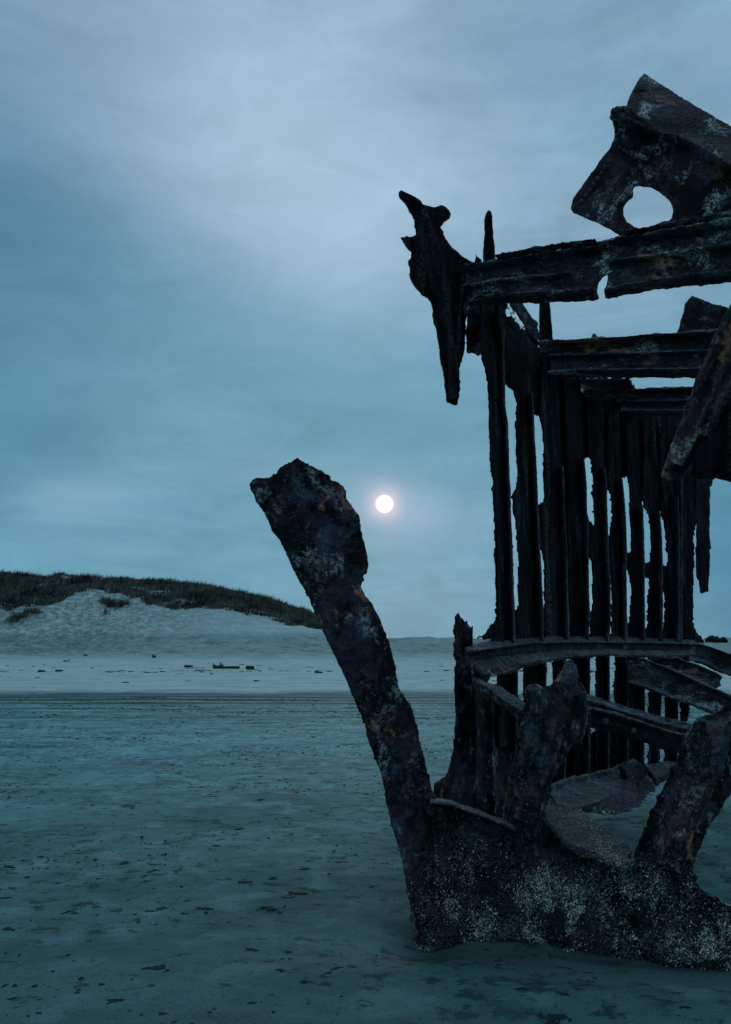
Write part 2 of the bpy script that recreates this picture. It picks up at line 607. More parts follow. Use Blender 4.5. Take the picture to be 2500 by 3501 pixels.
M_GRASS = island_mat('marram', [(0.0, (0.042, 0.046, 0.036)), (0.5, (0.085, 0.090, 0.070)), (0.85, (0.15, 0.150, 0.12)), (1.0, (0.23, 0.22, 0.18))])
nt = M_GRASS.node_tree
b = nt.nodes['Principled BSDF']
src = b.inputs['Base Color'].links[0].from_socket
pg_ = nt.nodes.new('ShaderNodeNewGeometry')
cl = noise(nt, mapping(nt, pg_.outputs['Position'], (0.45, 0.45, 0.6)), 1.0, 4, 0.65)
nt.links.new(mixc(nt, 1.0, src, ramp(nt, cl, [(0.38, 0.28), (0.60, 1.30)]), 'MULTIPLY'), b.inputs['Base Color'])
M_BUSH = island_mat('bush_leaves', [(0.0, (0.010, 0.014, 0.010)), (1.0, (0.035, 0.045, 0.030))])
M_BARN = island_mat('barnacle_shell', [(0.0, (0.05, 0.053, 0.048)), (0.30, (0.24, 0.25, 0.235)), (0.62, (0.58, 0.60, 0.57)), (1.0, (0.86, 0.87, 0.83))], 0.5, 0.5)
M_BARNR = island_mat('barnacle_stained', [(0.0, (0.05, 0.03, 0.02)), (0.6, (0.20, 0.13, 0.09)), (1.0, (0.42, 0.34, 0.27))], 0.6, 0.35)
M_MUSSEL = island_mat('mussel_shell', [(0.0, (0.006, 0.008, 0.009)), (0.7, (0.014, 0.018, 0.020)), (1.0, (0.05, 0.06, 0.07))], 0.5, 0.4)

# ------------------------------------------------------------------ the ground: beach and dunes in one sheet
CREST_X = [-140, -60, -42, -36, -28.6, -21.9, -16.8, -11.8, -8.4, -5.4, -2.5, 2, 10, 400]
CREST_H = [9.1, 9.0, 8.75, 8.8, 8.5, 8.0, 7.2, 6.1, 5.2, 4.1, 2.8, 1.9, 1.8, 1.6]


def smooth(t):
    t = np.clip(t, 0, 1)
    return t * t * (3 - 2 * t)


def dune_t(x, y):
    yf = 55 + 4.0 * vnoise(x / 9, x * 0 + 3, 5) - 0.02 * np.clip(x + 20, -30, 0)
    yc = 86 + 8 * vnoise(x / 14, x * 0 + 8, 6)
    return (y - yf) / (yc - yf)


def height(x, y):
    x = np.asarray(x, dtype=float)
    y = np.asarray(y, dtype=float)
    z = 0.05 * fbm(x / 5.0, y / 2.2, 1, 3) * smooth((y - 5) / 6)
    z += 0.020 * fbm(x / 0.9, y / 0.5, 2, 3) * (1 - smooth((y - 14) / 8))
    z += 0.010 * fbm(x / 0.16, y / 0.09, 3, 3) * (1 - smooth((y - 7) / 5))
    # berm where the dry sand begins
    yb = 21.8 + 0.5 * vnoise(x / 5, x * 0 + 1, 9)
    z += 0.05 * np.exp(-((y - yb - 0.5) / 0.5) ** 2) + 0.05 * smooth((y - yb) / 1.0)
    z += 0.06 * fbm(x / 2.0, y / 1.2, 12, 3) * smooth((y - 22) / 6)
    # dune
    t = dune_t(x, y)
    hc = np.interp(x, CREST_X, CREST_H)
    prof = 0.45 * smooth(t) + 0.55 * np.clip(t, 0, 1) ** 1.15
    main = hc * prof - 2.0 * smooth((t - 1.0) / 2.0)
    # low bank that closes the beach to the right
    hb = np.interp(x, [-40, -26, -18, -10, -6, -3, 2, 8, 30, 60, 400], [0, 0.7, 2.3, 3.1, 3.0, 2.45, 1.92, 1.9, 1.75, 1.55, 1.5])
    ybk = 66 + 3 * vnoise(x / 11, x * 0 + 2, 21)
    tb = (y - ybk + 13) / 13
    bank = hb * (0.30 * smooth(tb) + 0.70 * np.clip(tb, 0, 1) ** 1.7) - 0.5 * smooth((tb - 1) / 1.5)
    k = 0.35
    m = np.maximum(main, bank)
    mn = np.minimum(main, bank)
    d = np.clip(1 - (m - mn) / k, 0, 1)
    dune = m + k * 0.25 * d * d
    lump = smooth(t * 3) * (0.45 * fbm(x / 3.5, y / 3.5, 31, 4) + 0.40 * fbm(x / 1.1, y / 1.3, 33, 3) * (0.25 + 0.75 * smooth((-x - 14) / 10)))
    lump = lump + 0.10 * fbm(x / 0.8, y / 1.2, 35, 2) * smooth(tb * 2)
    far = smooth((y - 140) / 150)
    z = z + (dune + lump) * (1 - far)
    # scour hollow round the wreck
    side = y - (3.97 - 0.10 * x)
    along = smooth((x - 0.05) / 0.3) * (1 - smooth((x - 2.6) / 0.6))
    z -= 0.045 * along * np.exp(-((side + 0.06) / 0.16) ** 2)
    z += 0.030 * along * np.exp(-((side + 0.62) / 0.20) ** 2) * (0.6 + 1.2 * vnoise(x / 0.5, y / 0.6, 91))
    z += 0.055 * np.exp(-((x - 0.72) / 0.36) ** 2 - (side / 0.14) ** 2)
    z -= 0.035 * np.exp(-((x - 1.55) / 0.30) ** 2 - (side / 0.18) ** 2)
    z += 0.020 * along * fbm(x / 0.22, y / 0.22, 93, 3) * np.exp(-(side / 0.35) ** 2)
    z -= 0.05 * np.exp(-((x - 0.22) / 0.22) ** 2 - ((y - 3.9) / 0.3) ** 2)
    z += 0.03 * np.exp(-((x - 0.0) / 0.5) ** 2 - ((y - 3.5) / 0.14) ** 2)
    z -= 0.06 * np.exp(-((x - 1.7) / 0.9) ** 2 - ((y - 5.2) / 0.7) ** 2)
    return z


def axis(lo, hi, step, grow, mx, far):
    a = list(np.arange(lo, hi, step))
    s, p = step, a[-1]
    while p < far:
        if p < mx[0]:
            s = min(s * grow, mx[1])
        else:
            s *= 1.35
        p += s
        a.append(p)
    return a


xs_r = axis(0, 2.4, 0.030, 1.055, (75, 0.50), 1500)
xs = np.array(sorted(set([-v for v in xs_r[1:]] + xs_r)))
ys_f = axis(1.9, 7.0, 0.028, 1.045, (100, 0.46), 2500)
ys = np.array([-400, -120, -40, -15, -5, 0, 1.0, 1.5, 1.7] + ys_f)
X, Y = np.meshgrid(xs, ys)
Z = height(X, Y)
nx, ny = len(xs), len(ys)
idx = np.arange(nx * ny).reshape(ny, nx)
fc = np.stack([idx[:-1, :-1], idx[:-1, 1:], idx[1:, 1:], idx[1:, :-1]], -1).reshape(-1, 4)
gme = mesh_np('beach_sand', np.stack([X, Y, Z], -1).reshape(-1, 3), fc)
ground = bpy.data.objects.new('beach_sand', gme)
COL.objects.link(ground)
tag(ground, 'damp grey sand beach rising into pale dunes', kind='structure')

m, nt, b = new_mat('sand')
geo = nt.nodes.new('ShaderNodeNewGeometry')
POS = geo.outputs['Position']
sp = nt.nodes.new('ShaderNodeSeparateXYZ')
nt.links.new(POS, sp.inputs[0])
# dry sand beyond the last tide
gr2 = noise(nt, mapping(nt, POS, (0.7, 1.6, 1.0), (2, 9, 0)), 1.0, 4, 0.6)
edge = noise(nt, mapping(nt, POS, (0.25, 0.8, 0)), 1.0, 4, 0.6)
yv = math_(nt, 'ADD', sp.outputs[1], math_(nt, 'ADD', math_(nt, 'MULTIPLY', edge, -2.4), math_(nt, 'MULTIPLY', gr2, -0.9)))
dry = ramp(nt, math_(nt, 'MULTIPLY', math_(nt, 'SUBTRACT', yv, 19.75), 0.6, clamp=True), [(0.0, 0.0), (0.7, 1.0)])
patch = noise(nt, mapping(nt, POS, (0.55, 1.2, 1.0)), 1.0, 5, 0.6, 0.4)
spots = noise(nt, mapping(nt, POS, (1, 1, 1), (4, 4, 0)), 4.0, 2, 0.4)
wetc = ramp(nt, patch, [(0.32, (0.052, 0.098, 0.094)), (0.55, (0.072, 0.130, 0.124)), (0.72, (0.088, 0.154, 0.147))])
wetc = mixc(nt, math_(nt, 'MULTIPLY', ramp(nt, spots, [(0.54, 0.0), (0.64, 1.0)]), 0.5), wetc, (0.110, 0.185, 0.178))
# paler up the shore: drier sand, and its grazing sheen put into the colour
dry_sheen = ramp(nt, math_(nt, 'MULTIPLY', math_(nt, 'ADD', sp.outputs[1], math_(nt, 'MULTIPLY', patch, 1.5)), 0.06), [(0.24, 1.0 / 2.3), (0.42, 1.55 / 2.3), (0.72, 1.0)])
wetc = mixc(nt, 1.0, wetc, dry_sheen, 'MULTIPLY')
wetc = mixc(nt, 1.0, wetc, (2.45, 2.75, 2.95), 'MULTIPLY')
holl = ramp(nt, math_(nt, 'ADD', math_(nt, 'MULTIPLY', sp.outputs[2], 6.0), math_(nt, 'MULTIPLY', patch, 0.3)), [(0.07, 0.0), (0.32, 1.0)])
nearw = ramp(nt, math_(nt, 'MULTIPLY', sp.outputs[1], 0.1), [(0.50, 1.0), (0.62, 0.0)])
wetc = mixc(nt, math_(nt, 'MULTIPLY', math_(nt, 'MULTIPLY', math_(nt, 'SUBTRACT', 1.0, holl), nearw), 0.85), wetc, (0.020, 0.035, 0.034))  # wet scour hollow, darkened also for the shade under the hull wall
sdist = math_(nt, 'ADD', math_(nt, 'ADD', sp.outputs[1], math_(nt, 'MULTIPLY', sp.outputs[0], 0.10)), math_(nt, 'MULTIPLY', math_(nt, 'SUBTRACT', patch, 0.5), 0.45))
hull_shade = math_(nt, 'MULTIPLY', ramp(nt, math_(nt, 'SUBTRACT', sdist, 3.2), [(0.30, 0.0), (0.62, 1.0), (0.95, 1.0), (1.0, 0.3)]), ramp(nt, sp.outputs[0], [(0.0, 0.0), (0.30, 1.0)]))
wetc = mixc(nt, math_(nt, 'MULTIPLY', math_(nt, 'MULTIPLY', hull_shade, nearw), 0.72), wetc, (0.028, 0.048, 0.047))  # shade along the foot of the wall put into the sand colour
# fine dark grit washed into streaks that lie along the waterline
gr1 = noise(nt, mapping(nt, POS, (8.0, 12.0, 8.0)), 1.0, 6, 0.72)
gth = math_(nt, 'ADD', gr1, math_(nt, 'MULTIPLY', math_(nt, 'SUBTRACT', gr2, 0.5), 0.35))
grit = ramp(nt, gth, [(0.565, 0.0), (0.63, 1.0)])
wetc = mixc(nt, math_(nt, 'MULTIPLY', grit, 0.75), wetc, (0.018, 0.032, 0.031))
dim = noise(nt, mapping(nt, POS, (4.5, 6.0, 4.0), (1, 6, 0)), 1.0, 7, 0.8)
wetc = mixc(nt, math_(nt, 'MULTIPLY', ramp(nt, dim, [(0.50, 0.0), (0.62, 1.0)]), 0.5), wetc, (0.045, 0.082, 0.080))  # shade of small dimples put into the colour
st = noise(nt, mapping(nt, POS, (1.0, 2.8, 1.0), (7, 1, 0)), 1.0, 5, 0.65)
wetc = mixc(nt, math_(nt, 'MULTIPLY', ramp(nt, st, [(0.52, 0.0), (0.66, 1.0)]), 0.45), wetc, (0.050, 0.092, 0.090))
# vehicle tracks: narrow pressed, wetter bands running along the beach
trk = N(nt, 'ShaderNodeTexNoise', noise_dimensions='2D')
trk.inputs['Scale'].default_value = 1.0
trk.inputs['Detail'].default_value = 3
nt.links.new(mapping(nt, POS, (0.015, 1.9, 1.0), (3, 2, 0)), trk.inputs['Vector'])
tband = ramp(nt, math_(nt, 'MULTIPLY', sp.outputs[1], 0.03), [(0.36, 0.0), (0.50, 0.7), (0.60, 1.0), (0.66, 1.0), (0.69, 0.0)])
wetc = mixc(nt, math_(nt, 'MULTIPLY', ramp(nt, math_(nt, 'MULTIPLY', yv, 0.03), [(0.47, 0.0), (0.53, 0.45), (0.58, 0.85), (0.66, 1.0)]), 0.62), wetc, (0.060, 0.108, 0.108))
tm = math_(nt, 'MULTIPLY', ramp(nt, trk.outputs['Fac'], [(0.47, 0.0), (0.55, 1.0)]), tband)
wetc = mixc(nt, math_(nt, 'MULTIPLY', tm, 0.8), wetc, (0.026, 0.048, 0.048))
grain_ = noise(nt, POS, 120.0, 4, 0.8)
wetc = mixc(nt, 1.0, wetc, ramp(nt, grain_, [(0.25, 0.5), (0.75, 1.4)]), 'MULTIPLY')
dryn = noise(nt, mapping(nt, POS, (0.35, 0.9, 1.0)), 1.0, 6, 0.66)
dryc = ramp(nt, dryn, [(0.30, (0.36, 0.47, 0.46)), (0.6, (0.49, 0.62, 0.61))])
ds = noise(nt, mapping(nt, POS, (0.9, 3.0, 2.0)), 1.0, 5, 0.7)
# trodden dune face: footprint shading put into the sand colour as mottles
mott = noise(nt, mapping(nt, POS, (1.5, 1.6, 2.6)), 1.0, 7, 0.75, 0.5)
leftw = ramp(nt, math_(nt, 'ADD', math_(nt, 'MULTIPLY', sp.outputs[0], -0.02), math_(nt, 'MULTIPLY', dryn, 0.25)), [(0.34, 0.25), (0.58, 1.0)])
slope = ramp(nt, math_(nt, 'MULTIPLY', sp.outputs[2], 0.2), [(0.05, 0.0), (0.20, 1.0)])
mo = math_(nt, 'MULTIPLY', math_(nt, 'MULTIPLY', ramp(nt, mott, [(0.42, 0.0), (0.56, 1.0)]), leftw), slope)
dryc = mixc(nt, math_(nt, 'MULTIPLY', mo, 0.8), dryc, (0.12, 0.165, 0.16))
foot = ramp(nt, noise(nt, mapping(nt, POS, (0.5, 0.8, 1.2), (8, 3, 0), (0, 0, R(25))), 1.0, 6, 0.68, 0.3), [(0.52, 0.0), (0.62, 1.0)])
bankm = ramp(nt, math_(nt, 'MULTIPLY', sp.outputs[2], 0.2), [(0.06, 0.0), (0.16, 1.0), (0.40, 1.0), (0.52, 0.0)])
dryc = mixc(nt, math_(nt, 'MULTIPLY', math_(nt, 'ADD', math_(nt, 'MULTIPLY', foot, 0.45), 0.42), bankm), dryc, (0.15, 0.205, 0.20))  # slope shading of the low bank painted into the sand colour
dryc = mixc(nt, math_(nt, 'MULTIPLY', ramp(nt, ds, [(0.57, 0.0), (0.66, 1.0)]), 0.55), dryc, (0.17, 0.225, 0.22))
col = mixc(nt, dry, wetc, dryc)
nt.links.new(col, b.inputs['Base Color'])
nt.links.new(ramp(nt, dry, [(0.0, 0.78), (1.0, 0.97)]), b.inputs['Roughness'])
b.inputs['Specular IOR Level'].default_value = 0.02
hb = math_(nt, 'ADD', math_(nt, 'MULTIPLY', noise(nt, mapping(nt, POS, (14, 26, 20)), 1.0, 6, 0.7), 1.0), math_(nt, 'MULTIPLY', grit, -0.5))
hb = math_(nt, 'ADD', hb, math_(nt, 'MULTIPLY', noise(nt, POS, 160.0, 3, 0.6), 0.25))
bp = N(nt, 'ShaderNodeBump')
bp.inputs['Strength'].default_value = 0.5
bp.inputs['Distance'].default_value = 0.012
nt.links.new(hb, bp.inputs['Height'])
bp2 = N(nt, 'ShaderNodeBump')
nt.links.new(math_(nt, 'MULTIPLY', dry, 0.7), bp2.inputs['Strength'])
bp2.inputs['Distance'].default_value = 0.6
nt.links.new(noise(nt, mapping(nt, POS, (1.3, 1.6, 1.6)), 1.0, 5, 0.62, 0.3), bp2.inputs['Height'])
nt.links.new(bp.outputs[0], bp2.inputs['Normal'])
nt.links.new(bp2.outputs[0], b.inputs['Normal'])
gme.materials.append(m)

# the veiled sun, a far body that gives off light
bm = bmesh.new()
bmesh.ops.create_uvsphere(bm, u_segments=48, v_segments=24, radius=4000 * 33 / F)
for f in bm.faces:
    f.smooth = True
me = bpy.data.meshes.new('sun')
bm.to_mesh(me)
bm.free()
so = bpy.data.objects.new('sun', me)
so.location = Vector((0, 0, EYE)) + SUN_DIR * 4000
COL.objects.link(so)
tag(so, 'small white sun disc glowing through thin cloud', 'sun', kind='structure')
m, nt, b = new_mat('sun_surface')
nt.nodes.remove(b)
em = nt.nodes.new('ShaderNodeEmission')
em.inputs[0].default_value = (1.0, 0.97, 0.98, 1)
em.inputs[1].default_value = 1.25
lw = nt.nodes.new('ShaderNodeLayerWeight')
lw.inputs[0].default_value = 0.5
tr = nt.nodes.new('ShaderNodeBsdfTransparent')
ms = nt.nodes.new('ShaderNodeMixShader')          # the cloud veils the rim
nt.links.new(ramp(nt, lw.outputs['Facing'], [(0.12, 0.0), (0.82, 1.0)]), ms.inputs[0])
nt.links.new(em.outputs[0], ms.inputs[1])
nt.links.new(tr.outputs[0], ms.inputs[2])
nt.links.new(ms.outputs[0], nt.nodes['Material Output'].inputs[0])
me.materials.append(m)

# ------------------------------------------------------------------ the wreck
wroot = bpy.data.objects.new('shipwreck', None)
wroot.location = P3(1450, 3245, 3.95)
wroot.location.z = 0
COL.objects.link(wroot)
tag(wroot, 'rusted iron bow of a wrecked sailing ship with bare ribs standing in the sand', 'shipwreck')
W = wroot

PL_STEM = Plane(860, 3.80, 1460, 3.95)          # centreline: the stem rakes forward, a little towards us
PL_S = Plane(1440, 3.97, 2500, 3.78)            # starboard side, nearest to us
PL_Q = Plane(1500, 4.20, 1760, 5.5)             # port bow plating
ROW_U = [1612, 1650, 1720, 1800, 1940, 2080, 2190, 2300, 2380, 2600]
ROW_Y = [4.45, 4.75, 5.15, 5.58, 6.15, 6.6, 6.95, 7.25, 7.45, 8.0]


def rowy(u):
    return float(np.interp(u, ROW_U, ROW_Y))


def rowplane(u0, u1, off=0.0):
    p = Plane(u0, rowy(u0) + off, u1, rowy(u1) + off)
    a = P3((u0 + u1) / 2, VH, 5.0)
    p.ext = Vector((a.x, a.y, 0)).normalized()     # the ribs' webs stand athwart the ship
    return p


# --- stem post
stem = [(847, 1650), (858, 1637), (875, 1626), (905, 1629), (935, 1623), (950, 1595), (967, 1585), (985, 1575), (1000, 1572), (1016, 1559), (1035, 1570),
        (1070, 1590), (1100, 1602), (1120, 1622), (1160, 1642), (1178, 1653), (1186, 1667), (1185, 1695), (1200, 1717), (1225, 1755),
        (1234, 1772), (1241, 1805), (1245, 1835), (1251, 1850), (1252, 1870), (1259, 1890), (1265, 1925), (1261, 1957), (1247, 1960),
        (1242, 1968), (1252, 1975), (1249, 1985), (1236, 1983), (1236, 2005), (1250, 2032), (1272, 2055), (1287, 2095), (1305, 2120), (1310, 2145),
        (1327, 2172), (1340, 2200), (1345, 2235), (1357, 2265), (1359, 2305), (1365, 2320), (1380, 2375), (1402, 2400), (1412, 2425),
        (1425, 2465), (1439, 2505), (1447, 2550), (1457, 2595), (1470, 2645), (1480, 2675), (1485, 2710), (1510, 2745), (1545, 2850),
        (1560, 3000), (1560, 3300), (1432, 3330), (1424, 3255), (1413, 3200), (1405, 3115), (1392, 3050), (1380, 2990), (1362, 2915), (1345, 2865), (1337, 2815), (1327, 2770), (1310, 2700),
        (1297, 2645), (1280, 2600), (1265, 2550), (1252, 2515), (1245, 2485), (1230, 2450), (1212, 2415), (1197, 2370), (1182, 2335),
        (1170, 2310), (1147, 2252), (1127, 2215), (1110, 2180), (1095, 2140), (1075, 2105), (1062, 2075), (1045, 2030), (1030, 2005),
        (1010, 1970), (992, 1930), (965, 1875), (945, 1835), (920, 1800), (905, 1765), (892, 1740), (870, 1710), (852, 1670)]
bm = bmesh.new()
slab(bm, stem, PL_STEM, 0.20, amp=1.5, bevel=0.045)
corrode(bm, 'stem_post', M_STEM, W, 0.0075, 0.030, 0.014, label='leaning flat stem post with broken head')
# --- starboard forefoot wall
wall_top = [(1470, 2735), (1505, 2738), (1540, 2742), (1570, 2755), (1620, 2770), (1650, 2782), (1690, 2800), (1725, 2812), (1765, 2832),
            (1855, 2780), (1875, 2835), (1910, 2865), (1950, 2890), (2010, 2917), (2065, 2929), (2148, 2946), (2180, 2935), (2300, 2925), (2372, 2955),
            (2377, 2999), (2398, 3034), (2438, 3069), (2468, 3086), (2500, 3095), (2800, 3150)]
wall = wall_top + [(2800, 3430), (2400, 3400), (2000, 3370), (1700, 3360), (1440, 3370), (1412, 3200), (1400, 3090), (1440, 2900)]
bm = bmesh.new()
slab(bm, wall, PL_S, 0.16, amp=2.0, bevel=0.03, front=0.03)
# swelling lower strake and stiffeners
ptube(bm, [(1430, 3190), (1600, 3170), (1900, 3190), (2200, 3230), (2500, 3260), (2800, 3300)], PL_S, 0.14, 0.20, off=-0.05)
ptube(bm, [(1490, 2760), (1510, 2900), (1520, 3150)], PL_S, 0.07, 0.06, off=0.0)
ptube(bm, [(1810, 2780), (1820, 2950), (1840, 3150)], PL_S, 0.11, 0.09, off=0.0)
ptube(bm, [(2250, 2940), (2180, 3050), (2160, 3200)], PL_S, 0.11, 0.10, off=0.0)
ptube(bm, [(1860, 2800), (1930, 2890), (2060, 2935), (2200, 2950), (2330, 2990)], PL_S, 0.06, 0.03, off=0.03)
wallo = corrode(bm, 'forefoot_plate', M_CRUST, W, 0.0085, 0.045, 0.022)
bm = bmesh.new()
ptube(bm, [(u, v + 3) for u, v in wall_top[:9]], PL_S, 0.05, 0.014, off=0.0)  # pale tube added to stand for the lit top edge of the wall
corrode(bm, 'lit_rim', M_LEDGE, W, 0.0075, 0.012, 0.010, mid=0.5)
# --- starboard frame heads standing on it
pil1 = [(1950, 2245), (1930, 2257), (1915, 2290), (1895, 2320), (1885, 2345), (1868, 2348), (1835, 2330), (1827, 2337), (1805, 2337), (1792, 2360), (1786, 2385),
        (1800, 2402), (1795, 2430), (1775, 2490), (1765, 2550), (1745, 2625), (1735, 2700), (1740, 2775), (1750, 2900), (1870, 2900), (1860, 2790), (1868, 2730),
        (1895, 2660), (1940, 2590), (1985, 2525), (2010, 2485), (2015, 2450), (2020, 2420), (2005, 2395), (2002, 2370), (1992, 2340), (1975, 2310), (1977, 2280), (1970, 2255)]
bm = bmesh.new()
slab(bm, pil1, PL_S, 0.15, amp=1.5, bevel=0.04, front=0.02)
ptube(bm, [(1950, 2262), (1940, 2340), (1935, 2430), (1890, 2560), (1830, 2680), (1810, 2860)], PL_S, [0.05, 0.075, 0.09, 0.10, 0.10, 0.10], [0.035, 0.05, 0.065, 0.07, 0.07, 0.06], off=0.03)
ptube(bm, [(1820, 2350), (1845, 2400), (1830, 2500), (1800, 2620), (1785, 2800)], PL_S, 0.08, [0.03, 0.05, 0.055, 0.06, 0.05], off=0.03)
ptube(bm, [(1980, 2360), (1985, 2450), (1960, 2540)], PL_S, 0.06, 0.04, off=0.04)
corrode(bm, 'frame_head', M_RED, W, 0.0075, 0.045, 0.018, label='knobbly rusted frame head with split top')
pil2 = [(2153, 2935), (2168, 2899), (2193, 2849), (2203, 2814), (2223, 2769), (2258, 2700), (2283, 2645), (2313, 2582), (2330, 2530), (2345, 2495), (2358, 2480), (2388, 2450),
        (2428, 2437), (2448, 2440), (2473, 2402), (2500, 2415), (2570, 2440), (2570, 2600), (2500, 2719), (2478, 2754), (2458, 2789), (2428, 2819),
        (2415, 2864), (2398, 2904), (2375, 2949), (2372, 3060), (2160, 3060)]
bm = bmesh.new()
slab(bm, pil2, PL_S, 0.16, amp=1.5, bevel=0.04, front=0.02)
ptube(bm, [(2440, 2470), (2410, 2620), (2330, 2780), (2270, 2960)], PL_S, 0.10, 0.09, off=0.02)
for k in range(5):
    ptube(bm, [(2400 + k * 28, 2500 - k * 14), (2450 + k * 28, 2470 - k * 14), (2500 + k * 28, 2490 - k * 14)], PL_S, 0.05, 0.022, off=0.05 + 0.01 * (k % 2))
corrode(bm, 'frame_head', M_RED, W, 0.0075, 0.04, 0.018, label='wide leaning frame head at the edge of the picture')
# --- port bow plating with the standing post
bm = bmesh.new()
post = [(1569, 2089), (1557, 2100), (1553, 2125), (1555, 2250), (1556, 2350), (1555, 2475), (1550, 2550), (1540, 2600), (1525, 2650), (1510, 2664), (1485, 2672),
        (1470, 2800), (1480, 3000), (1640, 3000), (1618, 2600), (1616, 2300), (1617, 2175), (1612, 2145), (1600, 2127), (1601, 2112), (1594, 2121), (1579, 2112)]
slab(bm, post, PL_Q, 0.09, amp=1.2, bevel=0.015)
ptube(bm, [(1598, 2140), (1592, 2260), (1592, 2400), (1586, 2600)], PL_Q, 0.05, 0.012, off=0.03)
corrode(bm, 'bow_post', M_PLATE, W, 0.008, 0.02, 0.012)
bm = bmesh.new()
slab(bm, [(1600, 2310), (1700, 2350), (1830, 2430), (1900, 2480), (1900, 3000), (1600, 3000)], PL_Q, 0.05, amp=1.5)
for uu in (1612, 1668, 1745):
    ptube(bm, [(uu, 2350), (uu + 4, 2550), (uu + 8, 2850)], PL_Q, 0.04, 0.018, off=0.02)
corrode(bm, 'bow_plate', M_PLATE, W, 0.010, 0.03, 0.014)

# --- port ribs above the deck stringer
RIBS = [
    ([(1640, 1005), (1640, 1060), (1642, 1150), (1645, 1220), (1660, 1265), (1667, 1310), (1670, 1380), (1672, 1415), (1675, 1525), (1682, 1625), (1689, 1750), (1692, 1825), (1695, 1925), (1697, 2050), (1697, 2120), (1675, 2145), (1655, 2167), (1632, 2185)],
     [(1735, 1005), (1728, 1060), (1722, 1200), (1725, 1305), (1727, 1400), (1735, 1450), (1740, 1600), (1745, 1700), (1747, 1800), (1752, 1900), (1755, 2025), (1759, 2100), (1761, 2210)]),
    ([(1743, 1120), (1738, 1250), (1743, 1317), (1758, 1345), (1768, 1380), (1765, 1425), (1765, 1475), (1769, 1550), (1770, 1625), (1763, 1670), (1748, 1697), (1752, 1725), (1755, 1760), (1762, 1780), (1767, 1850), (1772, 1900), (1772, 2065), (1760, 2090), (1762, 2205)],
     [(1825, 1120), (1820, 1350), (1824, 1420), (1827, 1500), (1832, 1575), (1837, 1700), (1842, 1780), (1844, 1855), (1847, 1900), (1852, 2000), (1856, 2085), (1858, 2205)]),
    ([(1855, 1200), (1850, 1300), (1843, 1415), (1850, 1450), (1860, 1525), (1858, 1625), (1860, 1705), (1846, 1722), (1843, 1850), (1850, 1870), (1860, 1925), (1861, 2000), (1861, 2050), (1857, 2090), (1858, 2205)],
     [(1905, 1200), (1925, 1600), (1938, 1900), (1945, 2205)]),
    ([(1925, 1250), (1938, 1700), (1942, 2205)],
     [(1985, 1250), (1997, 1572), (2000, 1610), (2005, 1680), (2006, 1755), (2010, 1775), (2012, 1914), (2012, 2025), (2015, 2087), (2012, 2205)]),
    ([(2005, 1350), (2013, 1563), (2019, 1575), (2025, 1640), (2025, 1710), (2029, 1760), (2033, 1802), (2008, 1775), (2010, 1912), (2022, 1915), (2025, 1950), (2025, 2025), (2027, 2082), (2015, 2095), (2017, 2205)],
     [(2060, 1350), (2068, 1600), (2074, 1672), (2075, 1750), (2077, 1820), (2080, 1900), (2085, 2012), (2086, 2145), (2078, 2205)]),
    ([(2078, 1400), (2076, 1672), (2085, 1685), (2090, 1720), (2090, 1770), (2084, 1822), (2078, 1850), (2084, 2000), (2090, 2012), (2090, 2145), (2082, 2205)],
     [(2120, 1400), (2127, 1637), (2135, 1725), (2139, 1800), (2142, 1885), (2140, 1947), (2141, 2050), (2143, 2145), (2142, 2205)]),
    ([(2142, 1400), (2145, 1635), (2151, 1665), (2152, 1750), (2155, 1800), (2156, 1885), (2141, 1888), (2142, 1945), (2152, 1975), (2156, 2000), (2155, 2075), (2150, 2110), (2144, 2145), (2146, 2205)],
     [(2180, 1400), (2197, 1732), (2200, 1825), (2202, 1912), (2203, 1980), (2203, 2142), (2204, 2205)]),
    ([(2200, 1400), (2197, 1732), (2212, 1750), (2220, 1800), (2225, 1835), (2222, 1917), (2202, 1920), (2203, 1978), (2219, 1982), (2212, 2045), (2212, 2142), (2203, 2150), (2204, 2205)],
     [(2245, 1400), (2255, 1752), (2262, 1850), (2264, 1920), (2264, 2010), (2264, 2100), (2265, 2205)]),
    ([(2260, 1400), (2258, 1752), (2267, 1795), (2275, 1825), (2274, 1885), (2281, 1890), (2280, 1935), (2264, 1925), (2264, 2008), (2272, 2035), (2272, 2075), (2266, 2175), (2265, 2205)],
     [(2310, 1400), (2318, 1700), (2322, 1852), (2322, 1952), (2322, 2205)]),
    ([(2322, 1400), (2327, 1700), (2328, 1850), (2328, 1950), (2322, 2000), (2324, 2205)],
     [(2385, 1400), (2378, 1700), (2376, 1805), (2373, 1950), (2370, 2100), (2375, 2150), (2395, 2175), (2408, 2205)]),
]
for i, (L, Rr) in enumerate(RIBS):
    uL = L[-1][0] if i else 1700
    uR = Rr[-1][0]
    if i == 9:
        uR = 2372
    pl = rowplane(uL, uR)
    bm = bmesh.new()
    slab(bm, L + Rr[::-1], pl, 0.085, amp=1.3, step=16)
    # flange standing out along the edge
    fl = [(u - 6, v) for u, v in Rr[1:]]
    if i == 9:
        fl = [(2326, 1500), (2326, 1700), (2325, 1900), (2324, 2205)]
    ribo = corrode(bm, 'rib', M_UP, W, 0.0085 if i < 3 else 0.0105, 0.018, 0.012, mid=0.95)
    bm = bmesh.new()
    ptube(bm, fl, pl, 0.055, 0.017, off=0.045)
    corrode(bm, 'flange', M_FLANGE_LIT, ribo, 0.008, 0.008, 0.010, mid=0.6)
